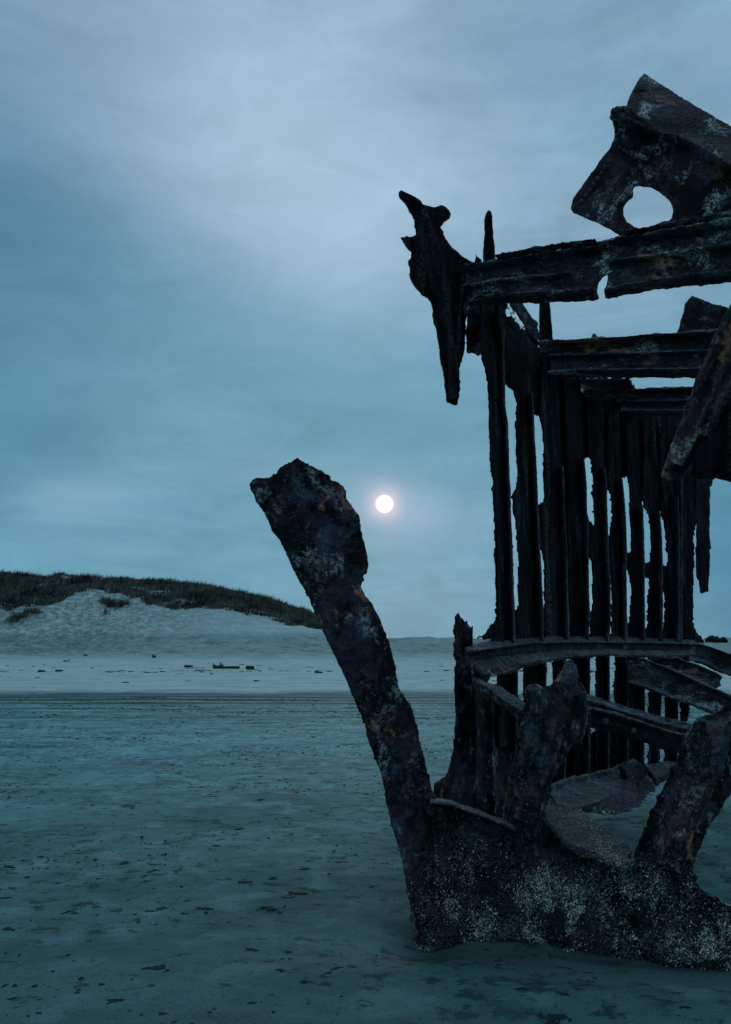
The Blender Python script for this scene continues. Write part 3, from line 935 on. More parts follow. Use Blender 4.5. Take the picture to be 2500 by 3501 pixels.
# broken rib end that hangs from the far plating
bm = bmesh.new()
pl = rowplane(2378, 2430)
slab(bm, [(2376, 1500), (2432, 1500), (2430, 1640), (2430, 1878), (2425, 2024), (2398, 2033), (2390, 2024), (2390, 1989), (2378, 1977), (2379, 1807)], pl, 0.05, amp=1.5)
corrode(bm, 'rib', M_UP, W, 0.012, 0.02, 0.012, label='broken rib hanging free of the stringer')
# remains of the port shell plating behind the ribs
bm = bmesh.new()
shell = [(1735, 1180), (1880, 1200), (1940, 1290), (1990, 1345), (2060, 1362), (2340, 1362), (2520, 1362), (2520, 1655), (2440, 1640), (2378, 1806), (2325, 1850), (2290, 1790), (2262, 1752), (2225, 1750), (2199, 1732), (2175, 1680), (2147, 1637), (2127, 1637),
         (2100, 1690), (2078, 1672), (2040, 1600), (2018, 1570), (1998, 1572), (1960, 1640), (1935, 1600), (1890, 1540), (1860, 1500), (1845, 1415), (1826, 1418), (1790, 1370), (1745, 1317), (1727, 1300)]
pl = Plane(1760, 5.75, 2400, 7.95)
slab(bm, shell, pl, 0.03, amp=3)
corrode(bm, 'shell_plate', M_UP, W, 0.014, 0.025, 0.012)
for pp in ([(1905, 1500), (1950, 1500), (1955, 2205), (1910, 2205)], [(1838, 1722), (1866, 1722), (1866, 1852), (1846, 1855)],
           [(2000, 1755), (2034, 1800), (2034, 1914), (2008, 1914)], [(2072, 1822), (2092, 1830), (2090, 2010), (2076, 2010)],
           [(2136, 1888), (2158, 1890), (2160, 1960), (2140, 1947)], [(2198, 1914), (2226, 1920), (2222, 1980), (2202, 1978)]):
    bm = bmesh.new()
    slab(bm, pp, rowplane(pp[0][0], pp[1][0], 0.05), 0.03, amp=2)
    corrode(bm, 'shell_plate', M_UP, W, 0.012, 0.02, 0.012)

# --- deck stringer along the port side (face, inner ledge, top plate)
SU = [1612, 1650, 1720, 1800, 1940, 2080, 2190, 2300, 2380]
TOPV = [2222, 2216, 2206, 2195, 2190, 2192, 2192, 2195, 2198]
BOTV = [2256, 2256, 2244, 2235, 2224, 2223, 2225, 2228, 2226]
bm = bmesh.new()
strip_solid(bm, [P3(u, v, rowy(u) - 0.14) for u, v in zip(SU, TOPV)], [P3(u, v, rowy(u) - 0.14) for u, v in zip(SU, BOTV)], (-0.02, 0.06, 0))
tube(bm, [P3(u, v + 5, rowy(u) - 0.15) for u, v in zip(SU, TOPV)], 0.035, 0.016)
# rounded front of the stringer round the bow post
tube(bm, [P3(1600, 2222, 4.42), P3(1606, 2262, 4.37), P3(1640, 2300, 4.30), P3(1672, 2318, 4.27)], 0.05, 0.035)
corrode(bm, 'deck_stringer', M_LEDGE, W, 0.009, 0.02, 0.012)
bm = bmesh.new()
LB = [2300, 2300, 2286, 2266, 2246, 2236, 2236, 2238, 2234]
strip_solid(bm, [P3(u, v - 18, rowy(u) - 0.03) for u, v in zip(SU, BOTV)], [P3(u, v + random.uniform(-3, 3), rowy(u) - 0.30) for u, v in zip(SU, LB)], (0, 0.012, -0.035))
corrode(bm, 'stringer_ledge', M_LEDGE, W, 0.009, 0.025, 0.016)
bm = bmesh.new()
TB = [2200, 2188, 2178, 2165, 2160, 2163, 2166, 2172, 2178]
strip_solid(bm, [P3(u, v, rowy(u) + 0.12) for u, v in zip(SU, TB)], [P3(u, v + 3, rowy(u) - 0.13) for u, v in zip(SU, TOPV)], (0, 0.01, -0.035))
corrode(bm, 'stringer_plate', M_LEDGE, W, 0.010, 0.02, 0.014)
# torn red fringe below the ledge
bm = bmesh.new()
solid3(bm, [(1655, 2288, 4.45), (1700, 2284, 4.85), (1760, 2270, 5.00), (1850, 2255, 5.40), (1845, 2275, 5.40), (1790, 2290, 5.10), (1750, 2305, 4.90), (1720, 2318, 4.85), (1680, 2316, 4.55)], (0, 0.04, 0))
corrode(bm, 'torn_plate', M_RED, W, 0.008, 0.025, 0.016, label='torn reddish plate edge under the stringer')

# --- lower ribs under the stringer
LOW = [([(1700, 2270), (1770, 2262)], [(1772, 2560), (1700, 2560)]),
       ([(1790, 2255), (1868, 2250)], [(1866, 2620), (1790, 2620)]),
       ([(1890, 2248), (1935, 2246)], [(1938, 2690), (1890, 2690)]),
       ([(1950, 2240), (2017, 2238)], [(2016, 2720), (1960, 2720)]),
       ([(2036, 2236), (2084, 2234)], [(2083, 2700), (2036, 2700)]),
       ([(2100, 2234), (2150, 2234)], [(2148, 2690), (2102, 2690)]),
       ([(2150, 2234), (2204, 2234)], [(2203, 2640), (2150, 2660)]),
       ([(2220, 2234), (2262, 2234)], [(2256, 2430), (2262, 2480), (2254, 2630), (2212, 2635)]),
       ([(2280, 2234), (2318, 2234)], [(2317, 2620), (2268, 2620)]),
       ([(2327, 2234), (2357, 2234)], [(2356, 2450), (2348, 2470), (2350, 2600), (2327, 2600)])]
for i, (a, c) in enumerate(LOW):
    pl = rowplane(a[0][0], a[1][0], 0.03)
    bm = bmesh.new()
    slab(bm, a + c, pl, 0.08, amp=1.6, step=18)
    e = a[1][0] - 6
    ribo = corrode(bm, 'lower_rib', M_UP, W, 0.0105, 0.018, 0.012, mid=0.95)
    bm = bmesh.new()
    ptube(bm, [(e, a[1][1]), (e, (a[1][1] + c[0][1]) / 2), (e - 2, c[0][1])], pl, 0.05, 0.014, off=0.04)
    corrode(bm, 'flange', M_FLANGE_LIT, ribo, 0.009, 0.008, 0.010, mid=0.6)
bm = bmesh.new()
slab(bm, [(2098, 2300), (2150, 2300), (2206, 2355), (2206, 2520), (2190, 2660), (1900, 2720), (1900, 2520), (2010, 2510), (2030, 2495), (2098, 2450)], rowplane(1950, 2200, 0.1), 0.03, amp=3)
corrode(bm, 'shell_plate', M_UP, W, 0.013, 0.02, 0.012)

# --- sagging deck beams below the stringer
def beam3(name, top, bot, mat, thick, vox=0.011, ridge=0.03, label=None, lip=True):
    bm = bmesh.new()
    n = len(top)
    strip_solid(bm, [P3(*p) for p in top], [P3(*p) for p in bot], (0.0, thick, 0))
    if lip:
        tube(bm, [P3(u, v + 4, y - 0.02) for u, v, y in top], ridge * 1.6, ridge * 0.7)
        tube(bm, [P3(u, v - 4, y - 0.02) for u, v, y in bot], ridge * 1.4, ridge * 0.7)
    return corrode(bm, name, mat, W, vox, 0.028, 0.014, label=label)


beam3('deck_beam', [(2140, 2240, 6.75), (2200, 2250, 6.7), (2237, 2263, 6.65), (2292, 2286, 6.6), (2348, 2310, 6.55), (2422, 2345, 6.5), (2500, 2376, 6.42), (2600, 2420, 6.35)],
      [(2140, 2335, 6.75), (2200, 2350, 6.7), (2237, 2366, 6.65), (2292, 2388, 6.6), (2348, 2404, 6.55), (2422, 2434, 6.5), (2500, 2467, 6.42), (2600, 2510, 6.35)], M_BEAM, 0.12, label='longest sagging lower deck beam')
beam3('deck_beam', [(2225, 2244, 7.0), (2315, 2245, 6.98), (2338, 2257, 6.95), (2385, 2270, 6.92), (2412, 2283, 6.9), (2449, 2300, 6.88), (2470, 2316, 6.86)],
      [(2225, 2290, 7.0), (2315, 2300, 6.98), (2338, 2312, 6.95), (2385, 2334, 6.92), (2412, 2348, 6.9), (2447, 2354, 6.88), (2466, 2342, 6.86)], M_BEAM, 0.12, label='short lower deck beam with a rounded broken end')
beam3('deck_beam', [(2372, 2196, 7.5), (2403, 2202, 7.46), (2423, 2208, 7.42), (2459, 2221, 7.38), (2500, 2237, 7.34), (2620, 2280, 7.25)],
      [(2372, 2262, 7.5), (2403, 2270, 7.46), (2430, 2280, 7.42), (2459, 2297, 7.38), (2500, 2310, 7.34), (2620, 2352, 7.25)], M_BEAM, 0.12, label='farthest lower deck beam running out of the picture')

# --- starboard stringer: fore piece and aft piece with two lit strips
bm = bmesh.new()
add_ring_solid(bm, [P3(1610, 2300, 4.53), P3(1650, 2324, 4.50), P3(1700, 2332, 4.48), P3(1730, 2350, 4.43), P3(1800, 2398, 4.23), P3(1795, 2424, 4.00), P3(1770, 2430, 4.04), P3(1730, 2396, 4.16), P3(1675, 2352, 4.28), P3(1612, 2318, 4.38)], (0, 0.02, -0.06))
corrode(bm, 'side_stringer', M_LEDGE, W, 0.008, 0.025, 0.014)
bm = bmesh.new()
bk = [(2000, 2376, 4.28), (2058, 2392, 4.26), (2138, 2420, 4.23), (2228, 2446, 4.18), (2313, 2468, 4.13), (2380, 2486, 4.08)]
md = [(2010, 2402, 4.14), (2068, 2416, 4.12), (2148, 2442, 4.09), (2238, 2470, 4.04), (2323, 2494, 3.99), (2395, 2512, 3.96)]
ft = [(2022, 2422, 3.98), (2113, 2446, 3.94), (2188, 2470, 3.90), (2263, 2495, 3.87), (2338, 2515, 3.84), (2425, 2534, 3.80)]
fb = [(2010, 2488, 4.00), (2113, 2516, 3.96), (2188, 2538, 3.92), (2253, 2565, 3.89), (2318, 2580, 3.86), (2425, 2590, 3.82)]
def between(A, B, f, dz=0.0):
    return [P3(*p).lerp(P3(*q), f) - Vector((0, 0, dz)) for p, q in zip(A, B)]


strip_solid(bm, [P3(*p) for p in bk], between(bk, md, 0.55), (0, 0.01, -0.06))
strip_solid(bm, between(bk, md, 0.45, 0.045), between(md, ft, 0.6, 0.045), (0, 0.01, -0.05))
strip_solid(bm, between(md, ft, 0.45), [P3(*p) for p in ft], (0, 0.01, -0.06))
strip_solid(bm, [P3(*p) for p in ft], [P3(*p) for p in fb], (0, 0.07, 0))
tube(bm, [P3(*p) for p in ft], 0.018, 0.016)
tube(bm, [P3(*p) for p in bk], 0.018, 0.02)
corrode(bm, 'side_stringer', M_LEDGE, W, 0.008, 0.022, 0.013)

# --- lower breasthook: two arms that meet behind the frame head
bm = bmesh.new()
lf = [(1858, 2764, 4.65), (1878, 2722, 5.00), (1930, 2735, 4.90), (1978, 2757, 4.75), (1998, 2772, 4.65), (2048, 2810, 4.40), (2088, 2840, 4.25), (2128, 2870, 4.10), (2166, 2898, 3.98),
      (2152, 2944, 3.80), (2068, 2931, 3.82), (2028, 2920, 3.86), (1968, 2895, 3.94), (1928, 2875, 4.02), (1888, 2845, 4.15), (1865, 2809, 4.35)]
solid3(bm, lf, (0, 0.02, -0.06))
corrode(bm, 'breasthook', M_LEDGE, W, 0.008, 0.02, 0.013, label='barnacled inner shelf that narrows towards the bow')
bm = bmesh.new()
lip = [(1878, 2712, 5.0), (1938, 2684, 5.4), (2008, 2668, 5.75), (2068, 2653, 6.0), (2145, 2630, 6.35)]
inn = [(1900, 2745, 4.75), (1983, 2757, 4.8), (2038, 2741, 5.15), (2118, 2702, 5.55), (2180, 2680, 5.9)]
strip_solid(bm, [P3(*p) for p in lip], [P3(*p) for p in inn], (0, 0.01, -0.065))
tube(bm, [P3(u, v - 4, y + 0.03) for u, v, y in lip], 0.03, 0.05)
corrode(bm, 'lower_stringer', M_LEDGE, W, 0.0095, 0.025, 0.014)
bm = bmesh.new()
strip_solid(bm, [P3(1960, 2754, 4.9), P3(2038, 2744, 5.2), P3(2118, 2706, 5.55), P3(2178, 2684, 5.8), P3(2232, 2664, 5.75)], [P3(1990, 2772, 4.9), P3(2060, 2790, 5.15), P3(2120, 2788, 5.3), P3(2195, 2764, 5.45), P3(2245, 2712, 5.6)], (0.0, 0.18, 0.01))
strip_solid(bm, [P3(2138, 2632, 5.95), P3(2190, 2606, 5.95), P3(2222, 2640, 5.8), P3(2246, 2682, 5.65)], [P3(2150, 2690, 5.9), P3(2180, 2690, 5.85), P3(2215, 2700, 5.75), P3(2242, 2715, 5.65)], (0.0, 0.18, 0.01))
corrode(bm, 'lower_stringer', M_PLATE, W, 0.010, 0.02, 0.012, mid=0.5, label='dark drooping end of the lower stringer')
bm = bmesh.new()
solid3(bm, [(2200, 2608, 6.9), (2240, 2604, 7.1), (2312, 2584, 7.4), (2330, 2600, 7.2), (2285, 2640, 6.7), (2244, 2662, 6.4)], (0, 0.02, -0.08))
corrode(bm, 'lower_stringer', M_LEDGE, W, 0.012, 0.03, 0.014, label='far barnacled piece of the lower stringer')

# --- upper deck beams
PL_B1 = Plane(1600, 4.95, 2500, 4.15)
b1a = [(1600, 905), (1640, 898), (1680, 885), (1710, 880), (1755, 886), (1800, 867), (1817, 843), (1850, 842), (1900, 840), (1950, 832), (2010, 820), (2050, 820), (2112, 808),
       (2112, 926), (2076, 943), (2060, 955), (2050, 970), (2047, 995), (2052, 1020), (2040, 1029), (2000, 1035), (1925, 1037), (1800, 1040), (1700, 1047), (1640, 1050), (1612, 1060), (1595, 1085), (1580, 1060)]
b1b = [(2080, 815), (2105, 805), (2193, 786), (2248, 770), (2300, 758), (2400, 738), (2500, 715), (2640, 690), (2640, 945), (2500, 970), (2413, 980), (2313, 987), (2213, 1000), (2138, 1015), (2080, 1029), (2065, 1022),
       (2060, 1000), (2071, 965), (2076, 940), (2080, 900)]
for nm, pg, rid in (('deck_beam', b1a, ([(1600, 925), (1700, 915), (1800, 898), (1900, 880), (2000, 868), (2050, 862), (2085, 850)], [(1590, 988), (1700, 968), (1800, 958), (1900, 950), (1960, 940)], [(1605, 1050), (1640, 1030), (1800, 1022), (1920, 1016), (2045, 1008)])),
                    ('deck_beam', b1b, ([(2080, 850), (2130, 835), (2200, 826), (2300, 806), (2400, 790), (2500, 772), (2630, 750)], [(2080, 905), (2200, 888), (2350, 868), (2500, 846), (2630, 830)], [(2072, 1008), (2200, 985), (2350, 962), (2500, 950), (2630, 930)]))):
    bm = bmesh.new()
    slab(bm, pg, PL_B1, 0.07, amp=1.8, step=18)
    ptube(bm, rid[0], PL_B1, 0.07, 0.020, off=0.03)
    ptube(bm, [(u, v - 28) for u, v in rid[0]][1:-1], PL_B1, 0.05, 0.016, off=0.03)
    ptube(bm, rid[1], PL_B1, 0.045, 0.020, off=0.02)
    ptube(bm, rid[2], PL_B1, 0.08, 0.028, off=0.02)
    corrode(bm, nm, M_BEAM, W, 0.0085, 0.028, 0.014, label='port piece of the front upper deck beam' if pg is b1a else 'starboard piece of the front upper deck beam')

PL_B2 = Plane(1850, 6.15, 2450, 5.85)
bm = bmesh.new()
slab(bm, [(1836, 1172), (1888, 1167), (1968, 1162), (2013, 1156), (2022, 1150), (2025, 1139), (2039, 1139), (2040, 1152), (2053, 1147), (2083, 1150), (2103, 1155), (2153, 1150), (2193, 1152), (2218, 1142), (2263, 1137), (2313, 1135), (2388, 1127), (2458, 1122), (2560, 1100),
          (2560, 1292), (2383, 1295), (2288, 1295), (2138, 1295), (1948, 1294), (1900, 1300), (1870, 1330), (1845, 1320)], PL_B2, 0.08, amp=1.8, step=18)
ptube(bm, [(1840, 1180), (1970, 1176), (2100, 1168), (2250, 1158), (2400, 1148), (2540, 1138)], PL_B2, 0.08, 0.022, off=0.03)
ptube(bm, [(1850, 1222), (2000, 1219), (2200, 1212), (2400, 1206), (2540, 1204)], PL_B2, 0.045, 0.022, off=0.02)
ptube(bm, [(1870, 1285), (2000, 1278), (2200, 1276), (2400, 1274), (2540, 1272)], PL_B2, 0.09, 0.03, off=0.02)
corrode(bm, 'deck_beam', M_BEAM, W, 0.010, 0.028, 0.014, label='second upper deck beam back from the front')
PL_B3 = Plane(1980, 7.1, 2450, 6.85)
bm = bmesh.new()
slab(bm, [(1975, 1312), (2048, 1327), (2113, 1335), (2188, 1330), (2218, 1322), (2263, 1322), (2303, 1320), (2368, 1322), (2560, 1318), (2560, 1420), (2338, 1422), (2188, 1422), (2058, 1425), (1990, 1440)], PL_B3, 0.08, amp=1.6, step=18)
ptube(bm, [(1990, 1330), (2100, 1345), (2250, 1338), (2400, 1334), (2540, 1330)], PL_B3, 0.08, 0.02, off=0.03)
ptube(bm, [(2010, 1378), (2200, 1376), (2400, 1374), (2540, 1372)], PL_B3, 0.045, 0.02, off=0.02)
ptube(bm, [(2030, 1415), (2200, 1413), (2400, 1412), (2540, 1410)], PL_B3, 0.09, 0.026, off=0.02)
corrode(bm, 'deck_beam', M_BEAM, W, 0.011, 0.026, 0.014, label='third upper deck beam back from the front')
PL_B4 = Plane(2050, 7.6, 2450, 7.5)
bm = bmesh.new()
slab(bm, [(2050, 1434), (2130, 1440), (2270, 1448), (2560, 1440), (2560, 1560), (2050, 1560)], PL_B4, 0.08, amp=1.6)
corrode(bm, 'deck_beam', M_BEAM, W, 0.014, 0.026, 0.014, label='dark fourth upper deck beam under the third')

# --- the broken port bow knee with its horned head and hanging end
horn = [(1372, 651), (1364, 659), (1372, 680), (1387, 700), (1407, 730), (1419, 755), (1417, 775), (1422, 800), (1425, 810), (1400, 813), (1391, 804), (1384, 811), (1368, 812), (1382, 830), (1395, 850), (1407, 857),
        (1405, 882), (1394, 892), (1395, 905), (1402, 915), (1401, 940), (1410, 965), (1425, 987), (1450, 1014), (1470, 1027), (1477, 1050), (1482, 1090), (1492, 1130), (1497, 1160), (1502, 1200), (1507, 1245), (1514, 1265),
        (1520, 1320), (1526, 1345), (1527, 1380), (1545, 1382), (1550, 1389), (1567, 1387), (1570, 1342), (1575, 1335), (1571, 1300), (1572, 1245), (1579, 1225), (1587, 1200), (1590, 1150), (1592, 1100), (1600, 1062), (1620, 1040), (1660, 1040),
        (1660, 905), (1630, 900), (1600, 890), (1575, 875), (1555, 855), (1545, 845), (1535, 830), (1522, 810), (1517, 792), (1505, 777), (1515, 765), (1522, 750), (1535, 745), (1542, 732), (1535, 717), (1525, 705), (1510, 700), (1502, 704),
        (1485, 706), (1465, 700), (1445, 697), (1435, 682), (1422, 672), (1395, 664)]
bm = bmesh.new()
PL_H = Plane(1400, 5.02, 1650, 4.95)
slab(bm, horn, PL_H, 0.13, amp=1.6, bevel=0.02, step=16)
ptube(bm, [(1450, 760), (1470, 850), (1500, 960), (1535, 1060), (1545, 1150), (1548, 1300), (1548, 1370)], PL_H, [0.06, 0.08, 0.09, 0.07, 0.06, 0.05, 0.04], [0.05, 0.07, 0.08, 0.05, 0.035, 0.03, 0.02], off=0.02)
ptube(bm, [(1585, 1000), (1572, 1060), (1566, 1150), (1560, 1300)], PL_H, 0.05, 0.02, off=0.03)
corrode(bm, 'bow_knee', M_UP, W, 0.0075, 0.026, 0.016, mid=0.5, label='broken horned knee with a pointed hanging end')
bm = bmesh.new()
slab(bm, [(1592, 1040), (1592, 1202), (1602, 1212), (1615, 1209), (1632, 1219), (1650, 1215), (1670, 1260), (1670, 1020)], Plane(1590, 5.25, 1670, 5.3), 0.03, amp=2)
corrode(bm, 'torn_plate', M_PLATE, W, 0.009, 0.02, 0.014)
# gussets from beam to beam
bm = bmesh.new()
add_ring_solid(bm, [P3(1690, 1030, 5.0), P3(1738, 1030, 5.1), P3(1792, 1096, 5.5), P3(1850, 1166, 6.0), P3(1832, 1172, 6.0), P3(1762, 1112, 5.4)], (0, 0.03, -0.03))
corrode(bm, 'gusset', M_LEDGE, W, 0.009, 0.018, 0.012)
bm = bmesh.new()
add_ring_solid(bm, [P3(1700, 1030, 5.06), P3(1762, 1105, 5.45), P3(1838, 1172, 6.02), P3(1870, 1240, 6.1), P3(1890, 1320, 6.1), P3(1850, 1420, 6.0), P3(1826, 1415, 5.9), P3(1795, 1365, 5.8), P3(1745, 1316, 5.5), P3(1728, 1302, 5.4), P3(1715, 1180, 5.2)], (-0.02, 0.05, 0))
corrode(bm, 'gusset', M_UP, W, 0.010, 0.02, 0.012)
bm = bmesh.new()
slab(bm, [(1732, 1020), (1785, 1020), (1805, 1060), (1825, 1090), (1842, 1105), (1850, 1175), (1800, 1130)], Plane(1730, 6.0, 1850, 6.3), 0.04, amp=2.5)
corrode(bm, 'torn_plate', M_PLATE, W, 0.010, 0.02, 0.014)
bm = bmesh.new()
add_ring_solid(bm, [P3(1948, 1290, 6.3), P3(2158, 1290, 6.6), P3(2166, 1310, 6.8), P3(2182, 1328, 7.0), P3(2113, 1337, 6.98), P3(1988, 1318, 6.9)], (0, 0.03, -0.03))
corrode(bm, 'torn_plate', M_LEDGE, W, 0.010, 0.02, 0.014)
# post stumps standing above the rail
bm = bmesh.new()
slab(bm, [(1671, 715), (1660, 732), (1656, 750), (1656, 800), (1652, 850), (1650, 930), (1696, 930), (1691, 850), (1687, 800), (1685, 750), (1682, 725)], Plane(1650, 5.3, 1700, 5.34), 0.07, amp=1.0, bevel=0.01)
corrode(bm, 'rail_post', M_UP, W, 0.008, 0.018, 0.012, mid=0.5, label='rail post standing up behind the front beam')
bm = bmesh.new()
slab(bm, [(1618, 900), (1627, 869), (1636, 878), (1650, 886), (1652, 920)], Plane(1610, 5.3, 1660, 5.3), 0.04, amp=1)
corrode(bm, 'torn_plate', M_UP, W, 0.008, 0.012, 0.01)
bm = bmesh.new()
slab(bm, [(1845, 1020), (1844, 1105), (1846, 1185), (1893, 1185), (1891, 1167), (1885, 1100), (1880, 1020)], Plane(1840, 6.4, 1900, 6.45), 0.07, amp=1.3, bevel=0.01)
corrode(bm, 'rail_post', M_UP, W, 0.010, 0.018, 0.012, mid=0.5, label='rail post standing up behind the second beam')

# --- tilted box plate with the round hole on top of the front beam
PL_T = Plane(1950, 4.60, 2500, 4.18)
web = [(2103, 800), (2078, 782), (2055, 770), (2023, 757), (1983, 740), (1960, 731), (1948, 715), (1953, 697), (1960, 675), (1998, 620), (2038, 567), (2068, 525), (2088, 500), (2100, 455),
       (2093, 410), (2086, 392), (2088, 372), (2108, 361), (2143, 359), (2200, 400), (2260, 445), (2330, 480), (2400, 520), (2500, 580), (2640, 660), (2640, 730), (2500, 770), (2293, 800), (2190, 820)]
hole = [(2168, 640), (2193, 640), (2225, 642), (2253, 657), (2278, 677), (2295, 700), (2303, 722), (2297, 745), (2293, 756), (2265, 756), (2245, 767), (2228, 780), (2198, 785), (2168, 775), (2143, 760), (2133, 737), (2131, 712),
        (2145, 690), (2165, 677), (2167, 667), (2164, 647)]
bm = bmesh.new()
slab(bm, web, PL_T, 0.08, holes=[hole[::-1], [(2171, 592), (2176, 594), (2177, 600), (2172, 599)]], amp=1.5)
ptube(bm, [(2093, 400), (2133, 428), (2208, 462), (2253, 479), (2323, 497), (2388, 527), (2438, 562), (2500, 597), (2630, 670)], PL_T, 0.05, 0.020, off=0.04)
corrode(bm, 'hawse_plate', M_PLATE, W, 0.0085, 0.010, 0.010, label='tilted plate pierced by a large round hole')
bm = bmesh.new()
up = [(2143, 362), (2158, 320), (2178, 280), (2193, 257), (2205, 247), (2253, 280), (2308, 312), (2388, 365), (2500, 427), (2640, 505), (2640, 672), (2500, 597), (2438, 560), (2388, 524), (2323, 492), (2253, 474), (2200, 440), (2143, 400)]
pts = []
for (u, v) in rough(up, 1.0):
    base_v = np.interp(u, [2143, 2205, 2253, 2323, 2388, 2438, 2500, 2640], [400, 455, 474, 492, 524, 560, 597, 672])
    y0 = PL_T.at(u, v).y
    pts.append(P3(u, v, y0 + 0.0016 * max(0, base_v - v)))
tri = [(2180, 319), (2186, 318), (2190, 325), (2184, 331)]
hol = []
for (u, v) in tri:
    y0 = PL_T.at(u, v).y
    hol.append(P3(u, v, y0 + 0.0016 * (440 - v)))
add_ring_solid(bm, pts, (0, 0.05, 0.01), [hol[::-1]])
corrode(bm, 'hawse_flange', M_PLATE, W, 0.0085, 0.008, 0.009, label='upper flange of the tilted plate leaning back')
# plate remnant on the second beam
bm = bmesh.new()
slab(bm, [(2300, 1150), (2320, 1115), (2330, 1080), (2338, 1040), (2365, 1006), (2388, 1015), (2408, 1025), (2438, 1037), (2468, 1042), (2483, 1047), (2500, 1065), (2560, 1090), (2560, 1150)], Plane(2300, 6.0, 2500, 5.9), 0.06, amp=2)
corrode(bm, 'torn_plate', M_PLATE, W, 0.010, 0.022, 0.014, label='jagged plate standing on the second beam')

# --- fallen diagonal timber-like stanchion, near the right edge
PL_D = Plane(2260, 4.0, 2500, 3.75)
bm = bmesh.new()
dg_ = [(2500, 1070), (2468, 1135), (2433, 1190), (2408, 1250), (2385, 1290), (2363, 1345), (2348, 1390), (2343, 1435), (2323, 1490), (2293, 1525), (2278, 1565), (2258, 1615), (2258, 1632), (2283, 1650), (2318, 1650), (2338, 1635), (2353, 1615),
       (2388, 1555), (2408, 1528), (2453, 1475), (2500, 1415), (2620, 1240), (2620, 900)]
slab(bm, dg_, PL_D, 0.14, amp=1.8, bevel=0.035)
ptube(bm, [(2600, 960), (2490, 1150), (2430, 1270), (2385, 1390), (2345, 1500), (2290, 1620)], PL_D, 0.06, [0.06, 0.05, 0.045, 0.04, 0.04, 0.03], off=0.05)
ptube(bm, [(2610, 1060), (2520, 1210), (2450, 1350), (2400, 1480), (2335, 1600)], PL_D, 0.05, 0.028, off=0.06)
ptube(bm, [(2600, 1200), (2510, 1330), (2460, 1430), (2425, 1505)], PL_D, 0.05, 0.03, off=0.06)
corrode(bm, 'fallen_stanchion', M_RED, W, 0.0075, 0.035, 0.016, label='reddish fallen stanchion slanting down from the right')
bm = bmesh.new()
slab(bm, [(2388, 1530), (2330, 1640), (2380, 1645), (2428, 1638), (2448, 1634), (2473, 1645), (2500, 1657), (2620, 1690), (2620, 1250), (2500, 1390)], Plane(2300, 4.3, 2500, 4.1), 0.08, amp=3)
corrode(bm, 'torn_plate', M_UP, W, 0.009, 0.03, 0.014, label='dark hanging plate behind the fallen stanchion')

finish_pending()

# --- rivet heads and bolts that still stand proud of the plates
bm = bmesh.new()
bmesh.ops.create_icosphere(bm, subdivisions=2, radius=1.0)
for v_ in bm.verts:
    v_.co *= random.uniform(0.86, 1.1)
    if v_.co.y > 0:
        v_.co.y *= 0.5
for f in bm.faces:
    f.smooth = True
rivet_me = bpy.data.meshes.new('rivet')
bm.to_mesh(rivet_me)
bm.free()
rivet_me.materials.append(M_BEAM)


def rivet(u, v, y, r):
    o = bpy.data.objects.new('rivet', rivet_me)
    COL.objects.link(o)
    o.parent = W
    o.location = P3(u, v, y) - W.location
    o.scale = (r * random.uniform(0.9, 1.15), r * 0.7, r * random.uniform(0.85, 1.1))
    o.rotation_euler = (random.uniform(-.3, .3), random.uniform(0, 6.28), 0)


for i in range(8):
    u, v = 2084 - 13.5 * i, 552 + 19.5 * i
    rivet(u, v, PL_T.at(u, v).y - 0.004, 0.017)
for i in range(6):
    u, v = 2120 + 14 * i, 505 + 9 * i
    rivet(u, v, PL_T.at(u, v).y - 0.004, 0.015)
for u, v in ((1574, 2242), (1576, 2330), (1572, 2430), (1568, 2530)):
    rivet(u, v, PL_Q.at(u, v).y - 0.006, 0.014)
for u, v, y in ((2072, 2468, 3.94), (2168, 2500, 3.90), (2352, 2552, 3.83)):
    rivet(u, v, y, 0.017)
for i in range(7):
    u = 1660 + 52 * i
    v = 985 - 0.085 * (u - 1660)
    rivet(u, v, PL_B1.at(u, v).y - 0.01, 0.014)
for i in range(7):
    u = 2110 + 58 * i
    v = 930 - 0.10 * (u - 2110)
    rivet(u, v, PL_B1.at(u, v).y - 0.01, 0.014)
for i in range(6):
    u = 1950 + 72 * i
    rivet(u, 1246, PL_B2.at(u, 1246).y - 0.01, 0.017)


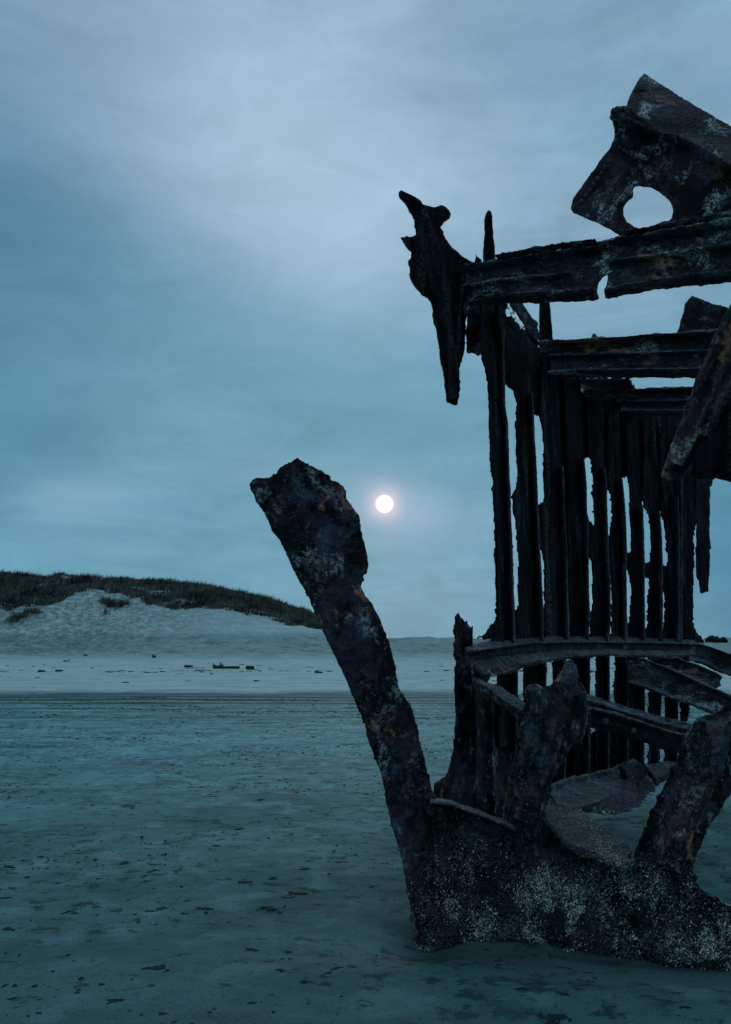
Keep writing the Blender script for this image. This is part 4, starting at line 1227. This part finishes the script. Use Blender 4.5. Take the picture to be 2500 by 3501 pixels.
# --- barnacles and mussels grown over the lower iron (real shells, joined)
def scatter_shells(name, hosts, count, dens, mats, rmin, rmax, pick):
    V, Fc, MI = [], [], []
    base_i = 0
    K = 4
    ang = np.arange(K) * 2 * math.pi / K
    pts_all, nor_all = [], []
    for o in hosts:
        me = o.data
        n = len(me.polygons)
        c = np.empty(n * 3, dtype=np.float32)
        me.polygons.foreach_get('center', c)
        nn = np.empty(n * 3, dtype=np.float32)
        me.polygons.foreach_get('normal', nn)
        c = c.reshape(-1, 3) + np.array(o.matrix_world.translation, dtype=np.float32)
        nn = nn.reshape(-1, 3)
        d = dens(c, nn)
        for _ in range(7):
            keep = rng.random(n) < d
            pts_all.append(c[keep])
            nor_all.append(nn[keep])
    P_ = np.concatenate(pts_all)
    Q_ = np.concatenate(nor_all)
    if len(P_) > count:
        s = rng.permutation(len(P_))[:count]
        P_, Q_ = P_[s], Q_[s]
    n = len(P_)
    jj = rng.normal(size=(n, 3)) * 0.006
    jj -= Q_ * (jj * Q_).sum(1, keepdims=True)
    P_ = P_ + jj
    t = np.cross(Q_, rng.normal(size=(n, 3)))
    t /= np.linalg.norm(t, axis=1, keepdims=True) + 1e-9
    bt = np.cross(Q_, t)
    r = rng.uniform(rmin, rmax, n) * (0.6 + 0.8 * rng.random(n) ** 2)
    h = r * rng.uniform(0.5, 1.1, n)
    el = rng.uniform(0.7, 1.3, n)

    def ringv(rad, hh):
        return (P_[:, None, :] + (t[:, None, :] * np.cos(ang)[None, :, None] * el[:, None, None] + bt[:, None, :] * np.sin(ang)[None, :, None]) * (rad)[:, None, None]
                + Q_[:, None, :] * hh[:, None, None])
    A = ringv(r, -0.25 * r)
    tip = (P_ + Q_ * h[:, None] + t * (0.3 * r * rng.normal(size=n))[:, None])[:, None, :]
    verts = np.concatenate([A, tip], 1).reshape(-1, 3)
    S = K + 1
    faces = [[k, (k + 1) % K, K] for k in range(K)]
    faces = (np.array(faces)[None] + (np.arange(n) * S)[:, None, None]).reshape(-1, 3)
    off = np.array(W.location, dtype=np.float32)
    me = mesh_np(name, verts - off, faces, smooth=False)
    for m_ in mats:
        me.materials.append(m_)
    mi = np.repeat(pick(P_), K).astype(np.int32)
    me.polygons.foreach_set('material_index', mi)
    o = bpy.data.objects.new(name, me)
    COL.objects.link(o)
    o.parent = W
    o['kind'] = 'stuff'
    return o


parts = {o.name: o for o in W.children}
bpy.context.view_layer.update()
near_hosts = [o for k, o in parts.items() if k.split('.')[0] in ('forefoot_plate', 'frame_head', 'stem_post', 'breasthook')]


def dens_barn(c, nn):
    x, y, z = c[:, 0], c[:, 1], c[:, 2]
    front = (nn[:, 1] < 0.35) & (y < 5.0)
    n1_ = fbm(x / 0.28, z / 0.28, 41, 3)
    n2_ = fbm(x / 0.07, z / 0.07, 43, 2)
    lvl = 0.57 + 0.14 * n1_
    d = smooth((lvl - z) / 0.28)
    # bare, scraped flutes between the stiffeners
    for xc, wd, z0 in ((0.76, 0.07, 0.30), (1.10, 0.06, 0.12), (1.62, 0.12, 0.16)):
        d = d * (1 - 0.92 * np.exp(-((x - xc) / wd) ** 2) * smooth((z - z0) / 0.1))
    d = d * np.where((x < 0.33 + 0.10 * (0.5 - z)) & (z > 0.12), 0.10, 1.0)
    d = d * (0.30 + 0.70 * smooth((1.0 * n1_ + 0.9 * n2_ + 0.42) / 0.5))
    n3_ = fbm(x / 0.055, z / 0.12, 45, 3)
    d = d * (0.15 + 0.85 * smooth((n3_ + 0.22) / 0.30))
    d = d + 0.035 * smooth((1.0 - z) / 0.4) * smooth((n1_ - 0.0) / 0.3)
    return np.where(front, np.minimum(d * 1.1, 1), 0)


def pick_barn(p):
    n_ = 1.0 * fbm(p[:, 0] / 0.10, p[:, 2] / 0.10, 57, 3) + 0.16 * rng.normal(size=len(p)) + 0.9 * (np.clip(p[:, 2], 0, 0.3) - 0.24)
    st = (rng.random(len(p)) < smooth((p[:, 2] - 0.30) / 0.3) * 0.75)
    out = np.where(n_ > -0.10, 0, 2)
    return np.where(st, 1, out)


barn = scatter_shells('barnacles', near_hosts, 190000, dens_barn, [M_BARN, M_BARNR, M_MUSSEL], 0.0022, 0.0044, pick_barn)
barn['label'] = 'grey barnacles and dark mussels crusting the lower plates'

# ------------------------------------------------------------------ marram grass on the dune
def grass_blades(cx, cy, cz, n, spread, hmin, hmax, wid, lean=0.45, hs=None):
    """n blades round each (cx, cy, cz): curved two-segment strips"""
    k = len(cx)
    a = rng.uniform(0, 2 * math.pi, (k, n))
    rr = spread[:, None] * np.sqrt(rng.random((k, n)))
    bx = cx[:, None] + np.cos(a) * rr
    by = cy[:, None] + np.sin(a) * rr
    bz = cz[:, None] + 0 * rr - 0.08
    h = rng.uniform(hmin, hmax, (k, n)) * (1 - 0.35 * rr / (spread[:, None] + 1e-6))
    if hs is not None:
        h = h * hs[:, None]
    la = a + rng.normal(0, 0.7, (k, n))
    lx = np.cos(la) * lean * h * rng.uniform(0.3, 1.2, (k, n)) + 0.16 * h
    ly = np.sin(la) * lean * h * rng.uniform(0.3, 1.2, (k, n))
    wa = rng.uniform(0, math.pi, (k, n))
    wx, wy = np.cos(wa) * wid, np.sin(wa) * wid * 0.5
    b0 = np.stack([bx - wx, by - wy, bz], -1)
    b1 = np.stack([bx + wx, by + wy, bz], -1)
    m0 = np.stack([bx + lx * .4 - wx * .7, by + ly * .4 - wy * .7, bz + h * .62], -1)
    m1 = np.stack([bx + lx * .4 + wx * .7, by + ly * .4 + wy * .7, bz + h * .62], -1)
    t = np.stack([bx + lx, by + ly, bz + h], -1)
    V = np.stack([b0, b1, m0, m1, t], 2).reshape(-1, 3)
    m = k * n
    base = (np.arange(m) * 5)[:, None]
    f = np.concatenate([base + np.array([[0, 1, 3]]), base + np.array([[0, 3, 2]]), base + np.array([[2, 3, 4]])], 0)
    return V, f


gx, gy = rng.uniform(-62, 1, 17000), rng.uniform(62, 100, 17000)
t = dune_t(gx, gy)
lowb = np.interp(gx, [-60, -42, -36, -33, -29, -22, -16, -12, -8, -4, 0], [0.36, 0.36, 0.42, 0.62, 0.70, 0.62, 0.66, 0.70, 0.64, 0.54, 0.5])
ok = (t > lowb + 0.30 * fbm(gx / 4, gy / 5, 61, 3)) & (t < 1.25) & (np.interp(gx, CREST_X, CREST_H) > 2.7)
ok &= fbm(gx / 2.2, gy / 2.6, 63, 3) > -0.30 - 0.6 * smooth((t - lowb - 0.05) / 0.2)
gx, gy = gx[ok], gy[ok]
gz = height(gx, gy)
V1, F1_ = grass_blades(gx, gy, gz, 16, rng.uniform(0.25, 0.6, len(gx)), 0.45, 1.15, 0.04, hs=0.85 + 1.1 * fbm(gx / 2.4, gy / 2.4, 67, 2))
go = bpy.data.objects.new('dune_grass', mesh_np('dune_grass', V1, F1_, smooth=False))
go.data.materials.append(M_GRASS)
COL.objects.link(go)
tag(go, 'dark marram grass growing thickly over the dune top', 'grass', kind='stuff')

# separate tussocks along the lower edge of the grass
def place_at(u, v):
    """where the sight line through (u, v) meets the ground sheet"""
    d = ray(u, v)
    o = Vector((0, 0, EYE))
    prev = 1.0
    for s in np.concatenate([np.arange(1.5, 30, 0.05), np.arange(30, 130, 0.2)]):
        p = o + d * (s / d.y)
        if p.z <= height(p.x, p.y):
            return p.x, p.y
    p = o + d * (60 / d.y)
    return p.x, p.y


tus = []
for k in range(3):
    V1, F1_ = grass_blades(np.zeros(3), np.zeros(3), np.zeros(3), 70, np.array([0.75, 0.6, 0.5]), 0.4, 1.15, 0.035, 0.6)
    me = mesh_np('grass_tussock', V1, F1_, smooth=False)
    me.materials.append(M_GRASS)
    tus.append(me)
for i, (u, v, s) in enumerate([(30, 2062, 1.5), (70, 2062, 1.3), (110, 2098, 1.3), (70, 2118, 1.2), (45, 2130, 1.0), (150, 2072, 1.1), (200, 2060, 1.0), (365, 2064, 1.1), (395, 2074, 1.3), (425, 2066, 1.0),
                               (600, 2080, 0.9), (655, 2078, 1.2), (690, 2070, 1.0), (745, 2080, 0.9), (822, 2078, 0.6), (838, 2080, 0.6), (868, 2080, 0.8), (898, 2088, 0.6), (935, 2092, 1.0), (952, 2096, 0.8),
                               (928, 2106, 0.6), (1015, 2110, 0.9), (1045, 2120, 1.2), (1062, 2138, 1.1), (1080, 2150, 1.0)]):
    x, y = place_at(u, v)
    o = bpy.data.objects.new('grass_tussock', tus[i % 3])
    o.location = (x, y, float(height(x, y)))
    o.rotation_euler = (0, 0, random.uniform(0, 6.28))
    o.scale = (s * 0.9, s * 0.9, s * 0.8)
    COL.objects.link(o)
    tag(o, 'tussock of marram grass on bare sand at the lower edge of the dune grass', 'grass tussock', 'marram tussocks at the edge of the dune grass')

# ------------------------------------------------------------------ bushes far off on the right-hand bank
for i, (u, v, wpx, hpx, lab) in enumerate([(2438, 2206, 46, 22, 'larger dark bush on the far bank right of the last rib'), (2474, 2207, 22, 20, 'small dark bush at the right end of the far bank')]):
    x, y = P3(u, v, 64).x, 64.0
    z = float(height(x, y))
    root = bpy.data.objects.new('bush', None)
    root.location = (x, y, z)
    COL.objects.link(root)
    tag(root, lab, 'bush')
    w_, h_ = wpx / F * 64 / 2, hpx / F * 64
    n = 420
    a = rng.uniform(0, 2 * math.pi, n)
    q = rng.random(n) ** 0.5
    px_, py_ = np.cos(a) * q * w_, np.sin(a) * q * w_ * 0.7
    pz_ = rng.random(n) * h_ * (1.15 - 0.55 * q ** 2) * (0.75 + 0.5 * vnoise(px_ / 0.25, py_ / 0.25 + 4, 71 + i))
    d1_ = rng.normal(size=(n, 3)) * 0.075
    d2_ = rng.normal(size=(n, 3)) * 0.075
    c = np.stack([px_, py_, pz_], -1)
    V1 = np.stack([c - d1_, c + d2_, c + d1_, c - d2_], 1).reshape(-1, 3)
    me = mesh_np('foliage', V1, np.arange(n * 4).reshape(-1, 4), smooth=False)
    me.materials.append(M_BUSH)
    o = bpy.data.objects.new('foliage', me)
    o.parent = root
    COL.objects.link(o)
    bm = bmesh.new()
    for k in range(5):
        aa = k * 1.3
        tube(bm, [Vector((0, 0, -0.1)), Vector((math.cos(aa) * w_ * 0.3, math.sin(aa) * w_ * 0.3, h_ * 0.5)), Vector((math.cos(aa) * w_ * 0.5, math.sin(aa) * w_ * 0.4, h_ * 0.85))], [0.03, 0.02, 0.01], None, 5)
    me = bpy.data.meshes.new('stem')
    bm.to_mesh(me)
    bm.free()
    me.materials.append(M_WOOD)
    o = bpy.data.objects.new('stem', me)
    o.parent = root
    COL.objects.link(o)


# ------------------------------------------------------------------ driftwood on the dry sand
def log_mesh(length, r, seed, taper=0.75, bend=0.06, end_hollow=True):
    rs = random.Random(seed)
    bm = bmesh.new()
    seg, m = 9, 8
    rings = []
    for i in range(m):
        f = i / (m - 1)
        rad = r * (1 - (1 - taper) * f) * rs.uniform(0.92, 1.06)
        cy = bend * math.sin(f * 3) * length * 0.3
        rings.append([bm.verts.new(((f - 0.5) * length, cy + math.cos(k * 2 * math.pi / seg) * rad * rs.uniform(0.88, 1.08),
                                    r * 0.75 + math.sin(k * 2 * math.pi / seg) * rad * rs.uniform(0.88, 1.08))) for k in range(seg)])
    for a, b_ in zip(rings, rings[1:]):
        for k in range(seg):
            bm.faces.new((a[k], b_[k], b_[(k + 1) % seg], a[(k + 1) % seg]))
    for rg in (rings[0], rings[-1][::-1]):
        f = bm.faces.new(rg)
        bmesh.ops.inset_individual(bm, faces=[f], thickness=r * 0.2, depth=-r * 0.12)
    return bm


def put(name, bm, mat, u, v, label, cat, rz=0.0, group=None):
    x, y = place_at(u, v)
    me = bpy.data.meshes.new(name)
    bm.to_mesh(me)
    bm.free()
    for p in me.polygons:
        p.use_smooth = True
    me.materials.append(mat)
    o = bpy.data.objects.new(name, me)
    o.location = (x, y, float(height(x, y)))
    o.rotation_euler = (0, 0, rz)
    COL.objects.link(o)
    tag(o, label, cat, group)
    return o, y


def mpp(v):
    """metres per photograph pixel on the beach at row v"""
    return max(0.003, EYE / max(v - VH, 20))


G_D = 'driftwood scattered on the dry sand'
# log that lies beside the spiky stump
k = mpp(2284)
put('driftwood_log', log_mesh(56 * k, 4.5 * k, 1, 0.95, 0.0), M_WOOD, 788, 2287, 'straight dark log on its side just right of the spiky stump', 'log', R(3), G_D)
bm = log_mesh(22 * k, 6.5 * k, 2, 0.95, 0.0)
put('driftwood_log', bm, M_WOOD, 855, 2289, 'short thick round log at the right end of the driftwood row', 'log', R(35), G_D)
# spiky stump
bm = log_mesh(26 * k, 6 * k, 3, 0.8, 0.05)
for dx, hh, ln in ((-13, 16, -2), (-11, 12, 1), (8, 19, -1), (12, 13, 4), (2, 8, 2)):
    tube(bm, [Vector((dx * k, 0, 2 * k)), Vector(((dx + ln * .3) * k, 0, hh * .6 * k)), Vector(((dx + ln) * k, 0, hh * k))], [4 * k, 3 * k, 1.2 * k], None, 6)
put('driftwood_stump', bm, M_WOOD, 746, 2286, 'dark stump with upright splintered spikes on the dry sand', 'stump', 0, G_D)
bm = log_mesh(27 * k, 5 * k, 4, 0.6, 0.1)
put('driftwood_log', bm, M_WOOD, 645, 2282, 'dark broken log lying behind a pale plank', 'log', R(-4), G_D)
bm = bmesh.new()
bmesh.ops.create_cube(bm, size=1)
bmesh.ops.scale(bm, vec=(46 * k, 3.5 * k, 2.6 * k), verts=bm.verts)
bmesh.ops.translate(bm, vec=(0, 0, 1.6 * k), verts=bm.verts)
bmesh.ops.bevel(bm, geom=list(bm.edges), offset=0.5 * k, segments=1, affect='EDGES')
for vv in bm.verts:
    vv.co.z += 0.04 * vv.co.x
put('driftwood_plank', bm, M_WOODP, 655, 2286, 'pale sun bleached plank in front of a dark broken log', 'plank', R(4), G_D)
bm = log_mesh(24 * k, 3 * k, 5, 0.5, 0.15)
tube(bm, [Vector((8 * k, 0, 3 * k)), Vector((11 * k, 0, 6 * k)), Vector((10 * k, 0, 9 * k))], [2 * k, 1.6 * k, .8 * k], None, 6)
put('driftwood_log', bm, M_WOOD, 228, 2262, 'thin low branch with a raised end at the foot of the dune', 'branch', R(5), G_D)
bm = log_mesh(16 * k, 4 * k, 6, 0.7, 0.1)
put('driftwood_log', bm, M_WOOD, 293, 2243, 'small dark chunk of wood on the dune foot left of the lone stump', 'wood chunk', R(15), G_D)
bm = log_mesh(15 * k, 6 * k, 7, 0.8, 0.05)
tube(bm, [Vector((-3 * k, 0, 5 * k)), Vector((-4 * k, 0, 11 * k)), Vector((-4 * k, 0, 15 * k))], [4 * k, 3 * k, 1 * k], None, 6)
put('driftwood_stump', bm, M_WOOD, 527, 2250, 'lone knobbly stump half sunk in the slope of the dune', 'stump', R(20), G_D)
for i, (u, v, L, lab, mt) in enumerate([(892, 2277, 28, 'thin pale stick right of the driftwood row', M_WOODP), (1060, 2283, 26, 'thin pale stick beside the leaning stem post', M_WOODP), (1090, 2302, 20, 'low dark lump of wood left of the leaning stem post', M_WOOD),
                                        (714, 2268, 5, 'tiny dark stone behind the spiky stump', M_WOOD), (724, 2306, 9, 'small dark scrap of wood before the spiky stump', M_WOOD), (690, 2300, 12, 'low dark scrap of wood before the pale plank', M_WOOD),
                                        (877, 2330, 10, 'small twisted scrap of wood nearest the dark sand', M_WOOD), (142, 2296, 16, 'short dark strip of wood below the dune foot', M_WOOD), (316, 2285, 10, 'small dark scrap of wood right of the thin low branch', M_WOOD),
                                        (115, 2280, 7, 'small dark stone below the thin low branch', M_WOOD), (203, 2297, 20, 'long dark strip of wood below the thin low branch', M_WOOD)]):
    bm = log_mesh(L * k, (1.4 if mt is M_WOODP else max(1.6, L * .16)) * k, 20 + i, 0.6, 0.12)
    put('driftwood_stick' if L > 11 else 'driftwood_scrap', bm, mt, u, v, lab, 'driftwood', R(random.uniform(-8, 8)), G_D)
# flecks of dry foam
bm = bmesh.new()
for i in range(10):
    c = Vector((random.uniform(-.55, .55), random.uniform(-.3, .3), 0.02))
    mm = bmesh.ops.create_icosphere(bm, subdivisions=1, radius=random.uniform(0.02, 0.05), matrix=Matrix.Translation(c) @ Matrix.Diagonal((1.6, 1, 0.5, 1)))
fo, _ = put('sea_foam', bm, M_FOAM, 148, 2364, 'white flecks of dried sea foam at the edge of the dark sand', 'sea foam')
fo['kind'] = 'stuff'


# ------------------------------------------------------------------ wrack and wood chips strewn over the damp sand
def chips(name, cx, cy, L, flat=0.22):
    n = len(cx)
    K = 7
    ang = np.arange(K) * 2 * math.pi / K
    a = rng.normal(0, 0.8, n)
    rad = 1 + 0.45 * rng.normal(size=(n, K)).clip(-1.6, 1.6)
    ex = L[:, None] * 0.5 * np.cos(ang)[None] * rad
    ey = L[:, None] * 0.34 * np.sin(ang)[None] * rad
    X_ = cx[:, None] + ex * np.cos(a)[:, None] - ey * np.sin(a)[:, None]
    Y_ = cy[:, None] + ex * np.sin(a)[:, None] + ey * np.cos(a)[:, None]
    Z_ = height(X_, Y_) - 0.003
    zc = height(cx, cy) + L * flat * 0.5 * rng.uniform(0.4, 1.2, n)
    ringm = np.stack([cx[:, None] + (X_ - cx[:, None]) * .6, cy[:, None] + (Y_ - cy[:, None]) * .6, zc[:, None] * 0.7 + Z_ * 0.3 + L[:, None] * flat * .18 * rng.random((n, K))], -1)
    V = np.concatenate([np.stack([X_, Y_, Z_], -1), ringm, np.stack([cx, cy, zc], -1)[:, None]], 1).reshape(-1, 3)
    f = []
    for k in range(K):
        k2 = (k + 1) % K
        f += [[k, k2, K + k2], [k, K + k2, K + k], [K + k, K + k2, 2 * K]]
    Fc = (np.array(f)[None] + (np.arange(n) * (2 * K + 1))[:, None, None]).reshape(-1, 3)
    return V, Fc


n = 110000
cx = rng.uniform(-9, 9, n)
cy = 2.3 + 17.5 * rng.random(n) ** 1.1
keep = (np.abs(cx) < 0.62 * cy + 0.4)
dn = fbm(cx / 0.7, cy / 0.4, 81, 3) + 0.5 * fbm(cx / 2.2, cy / 1.2, 83, 2)
keep &= dn > rng.uniform(-0.10, 0.70, n)
cx, cy = cx[keep], cy[keep]
L = 0.006 + 0.035 * rng.random(len(cx)) ** 4 + 0.0042 * np.clip(cy - 3, 0, 16) * rng.random(len(cx)) ** 1.5
bx_ = rng.uniform(-26, 14, 900)
by_ = np.where(rng.random(900) < 0.6, 37 + 1.2 * fbm(bx_ / 6, bx_ * 0 + 4, 95, 2) + rng.normal(0, 0.5, 900), rng.uniform(23, 50, 900))
kb = rng.random(900) < 0.35 + 0.5 * (fbm(bx_ / 3, bx_ * 0 + 9, 97, 2) > 0.05)
cx = np.concatenate([cx, bx_[kb]])
cy = np.concatenate([cy, by_[kb]])
L = np.concatenate([L, 0.05 + 0.35 * rng.random(int(kb.sum())) ** 2.5])
V1, F1_ = chips('wrack_debris', cx, cy, L)
do = bpy.data.objects.new('wrack_debris', mesh_np('wrack_debris', V1, F1_, smooth=True))
do.data.materials.append(M_WRACK_SAND)
COL.objects.link(do)
tag(do, 'dark crumbs of wrack and wood strewn over the damp sand', 'debris', kind='stuff')

# footprint-like patches of disturbed sand, built as low dark crusts one by one
SCR = [(530, 3120, 95), (235, 3118, 60), (330, 3105, 40), (35, 3185, 80), (20, 3070, 60), (30, 2970, 70), (150, 2937, 55), (530, 2978, 70), (480, 2947, 40), (430, 2955, 60), (525, 2940, 30),
       (700, 3112, 80), (935, 3112, 110), (1000, 3060, 120), (840, 3022, 70), (940, 3012, 60), (1040, 2975, 50), (1170, 2950, 60), (725, 2718, 45), (890, 2737, 40), (805, 2690, 30), (455, 2768, 30), (240, 2642, 30),
       (860, 3255, 70), (970, 3318, 80), (560, 3105, 50), (530, 3322, 110), (1050, 3378, 60), (1150, 3325, 60), (400, 3430, 90), (870, 3440, 60), (1975, 3395, 70), (1930, 3400, 40), (1800, 3395, 60), (1770, 3390, 40), (2340, 3460, 60), (2325, 3475, 40),
       (1890, 3480, 120), (1915, 3490, 80), (1860, 3495, 60), (820, 2840, 50), (740, 2893, 50), (1060, 2945, 40), (640, 3085, 40), (560, 3478, 50), (270, 3400, 30), (45, 3420, 50)]
SCRM = []
SCRO = []
for k in range(6):
    bmx = bmesh.new()
    pts_ = [(0.0, 0.0)]
    for j in range(34):
        p0 = random.choice(pts_[-6:] + pts_[:2])
        pts_.append((p0[0] + random.choice((-1, 1)) * random.uniform(.03, .08), p0[1] + random.gauss(0, 0.032)))
    for (a_, b_) in pts_:
        l_ = random.uniform(0.04, 0.09)
        mat_ = Matrix.Translation((a_, b_, 0.0)) @ Matrix.Rotation(random.gauss(0, .6), 4, 'Z') @ Matrix.Diagonal((l_ * .75, l_ * .38, l_ * .45, 1))
        bmesh.ops.create_icosphere(bmx, subdivisions=1, radius=1.0, matrix=mat_)
    me = bpy.data.meshes.new('disturbed_sand')
    bmx.to_mesh(me)
    bmx.free()
    me.materials.append(M_WRACK_SAND)
    o = bpy.data.objects.new('proto', me)
    COL.objects.link(o)
    md_ = o.modifiers.new('r', 'REMESH')
    md_.mode = 'VOXEL'
    md_.voxel_size = 0.022
    SCRO.append(o)
bpy.context.view_layer.update()
dg_e = bpy.context.evaluated_depsgraph_get()
for o in SCRO:
    me = bpy.data.meshes.new_from_object(o.evaluated_get(dg_e))
    me.name = 'disturbed_sand'
    me.materials.clear()
    me.materials.append(M_WRACK_SAND)
    xs_ = [v_.co.x for v_ in me.vertices]
    c_, w_ = (max(xs_) + min(xs_)) / 2, max(xs_) - min(xs_)
    me.transform(Matrix.Diagonal((1 / w_, 1 / w_, 1 / w_, 1)) @ Matrix.Translation((-c_, 0, 0)))
    SCRM.append(me)
    bpy.data.objects.remove(o)
for i, (u, v, wpx) in enumerate(SCR):
    x, y = place_at(u, v)
    o = bpy.data.objects.new('disturbed_sand', SCRM[i % 6])
    s = wpx / F * y * 0.78
    o.location = (x, y, float(height(x, y)))
    o.scale = (s, s, s * 0.35)
    o.rotation_euler = (0, 0, random.uniform(-0.4, 0.4))
    COL.objects.link(o)
    tag(o, 'low crumbled patch of dark disturbed sand in the damp foreground', 'wrack', 'patches of disturbed sand on the damp beach')
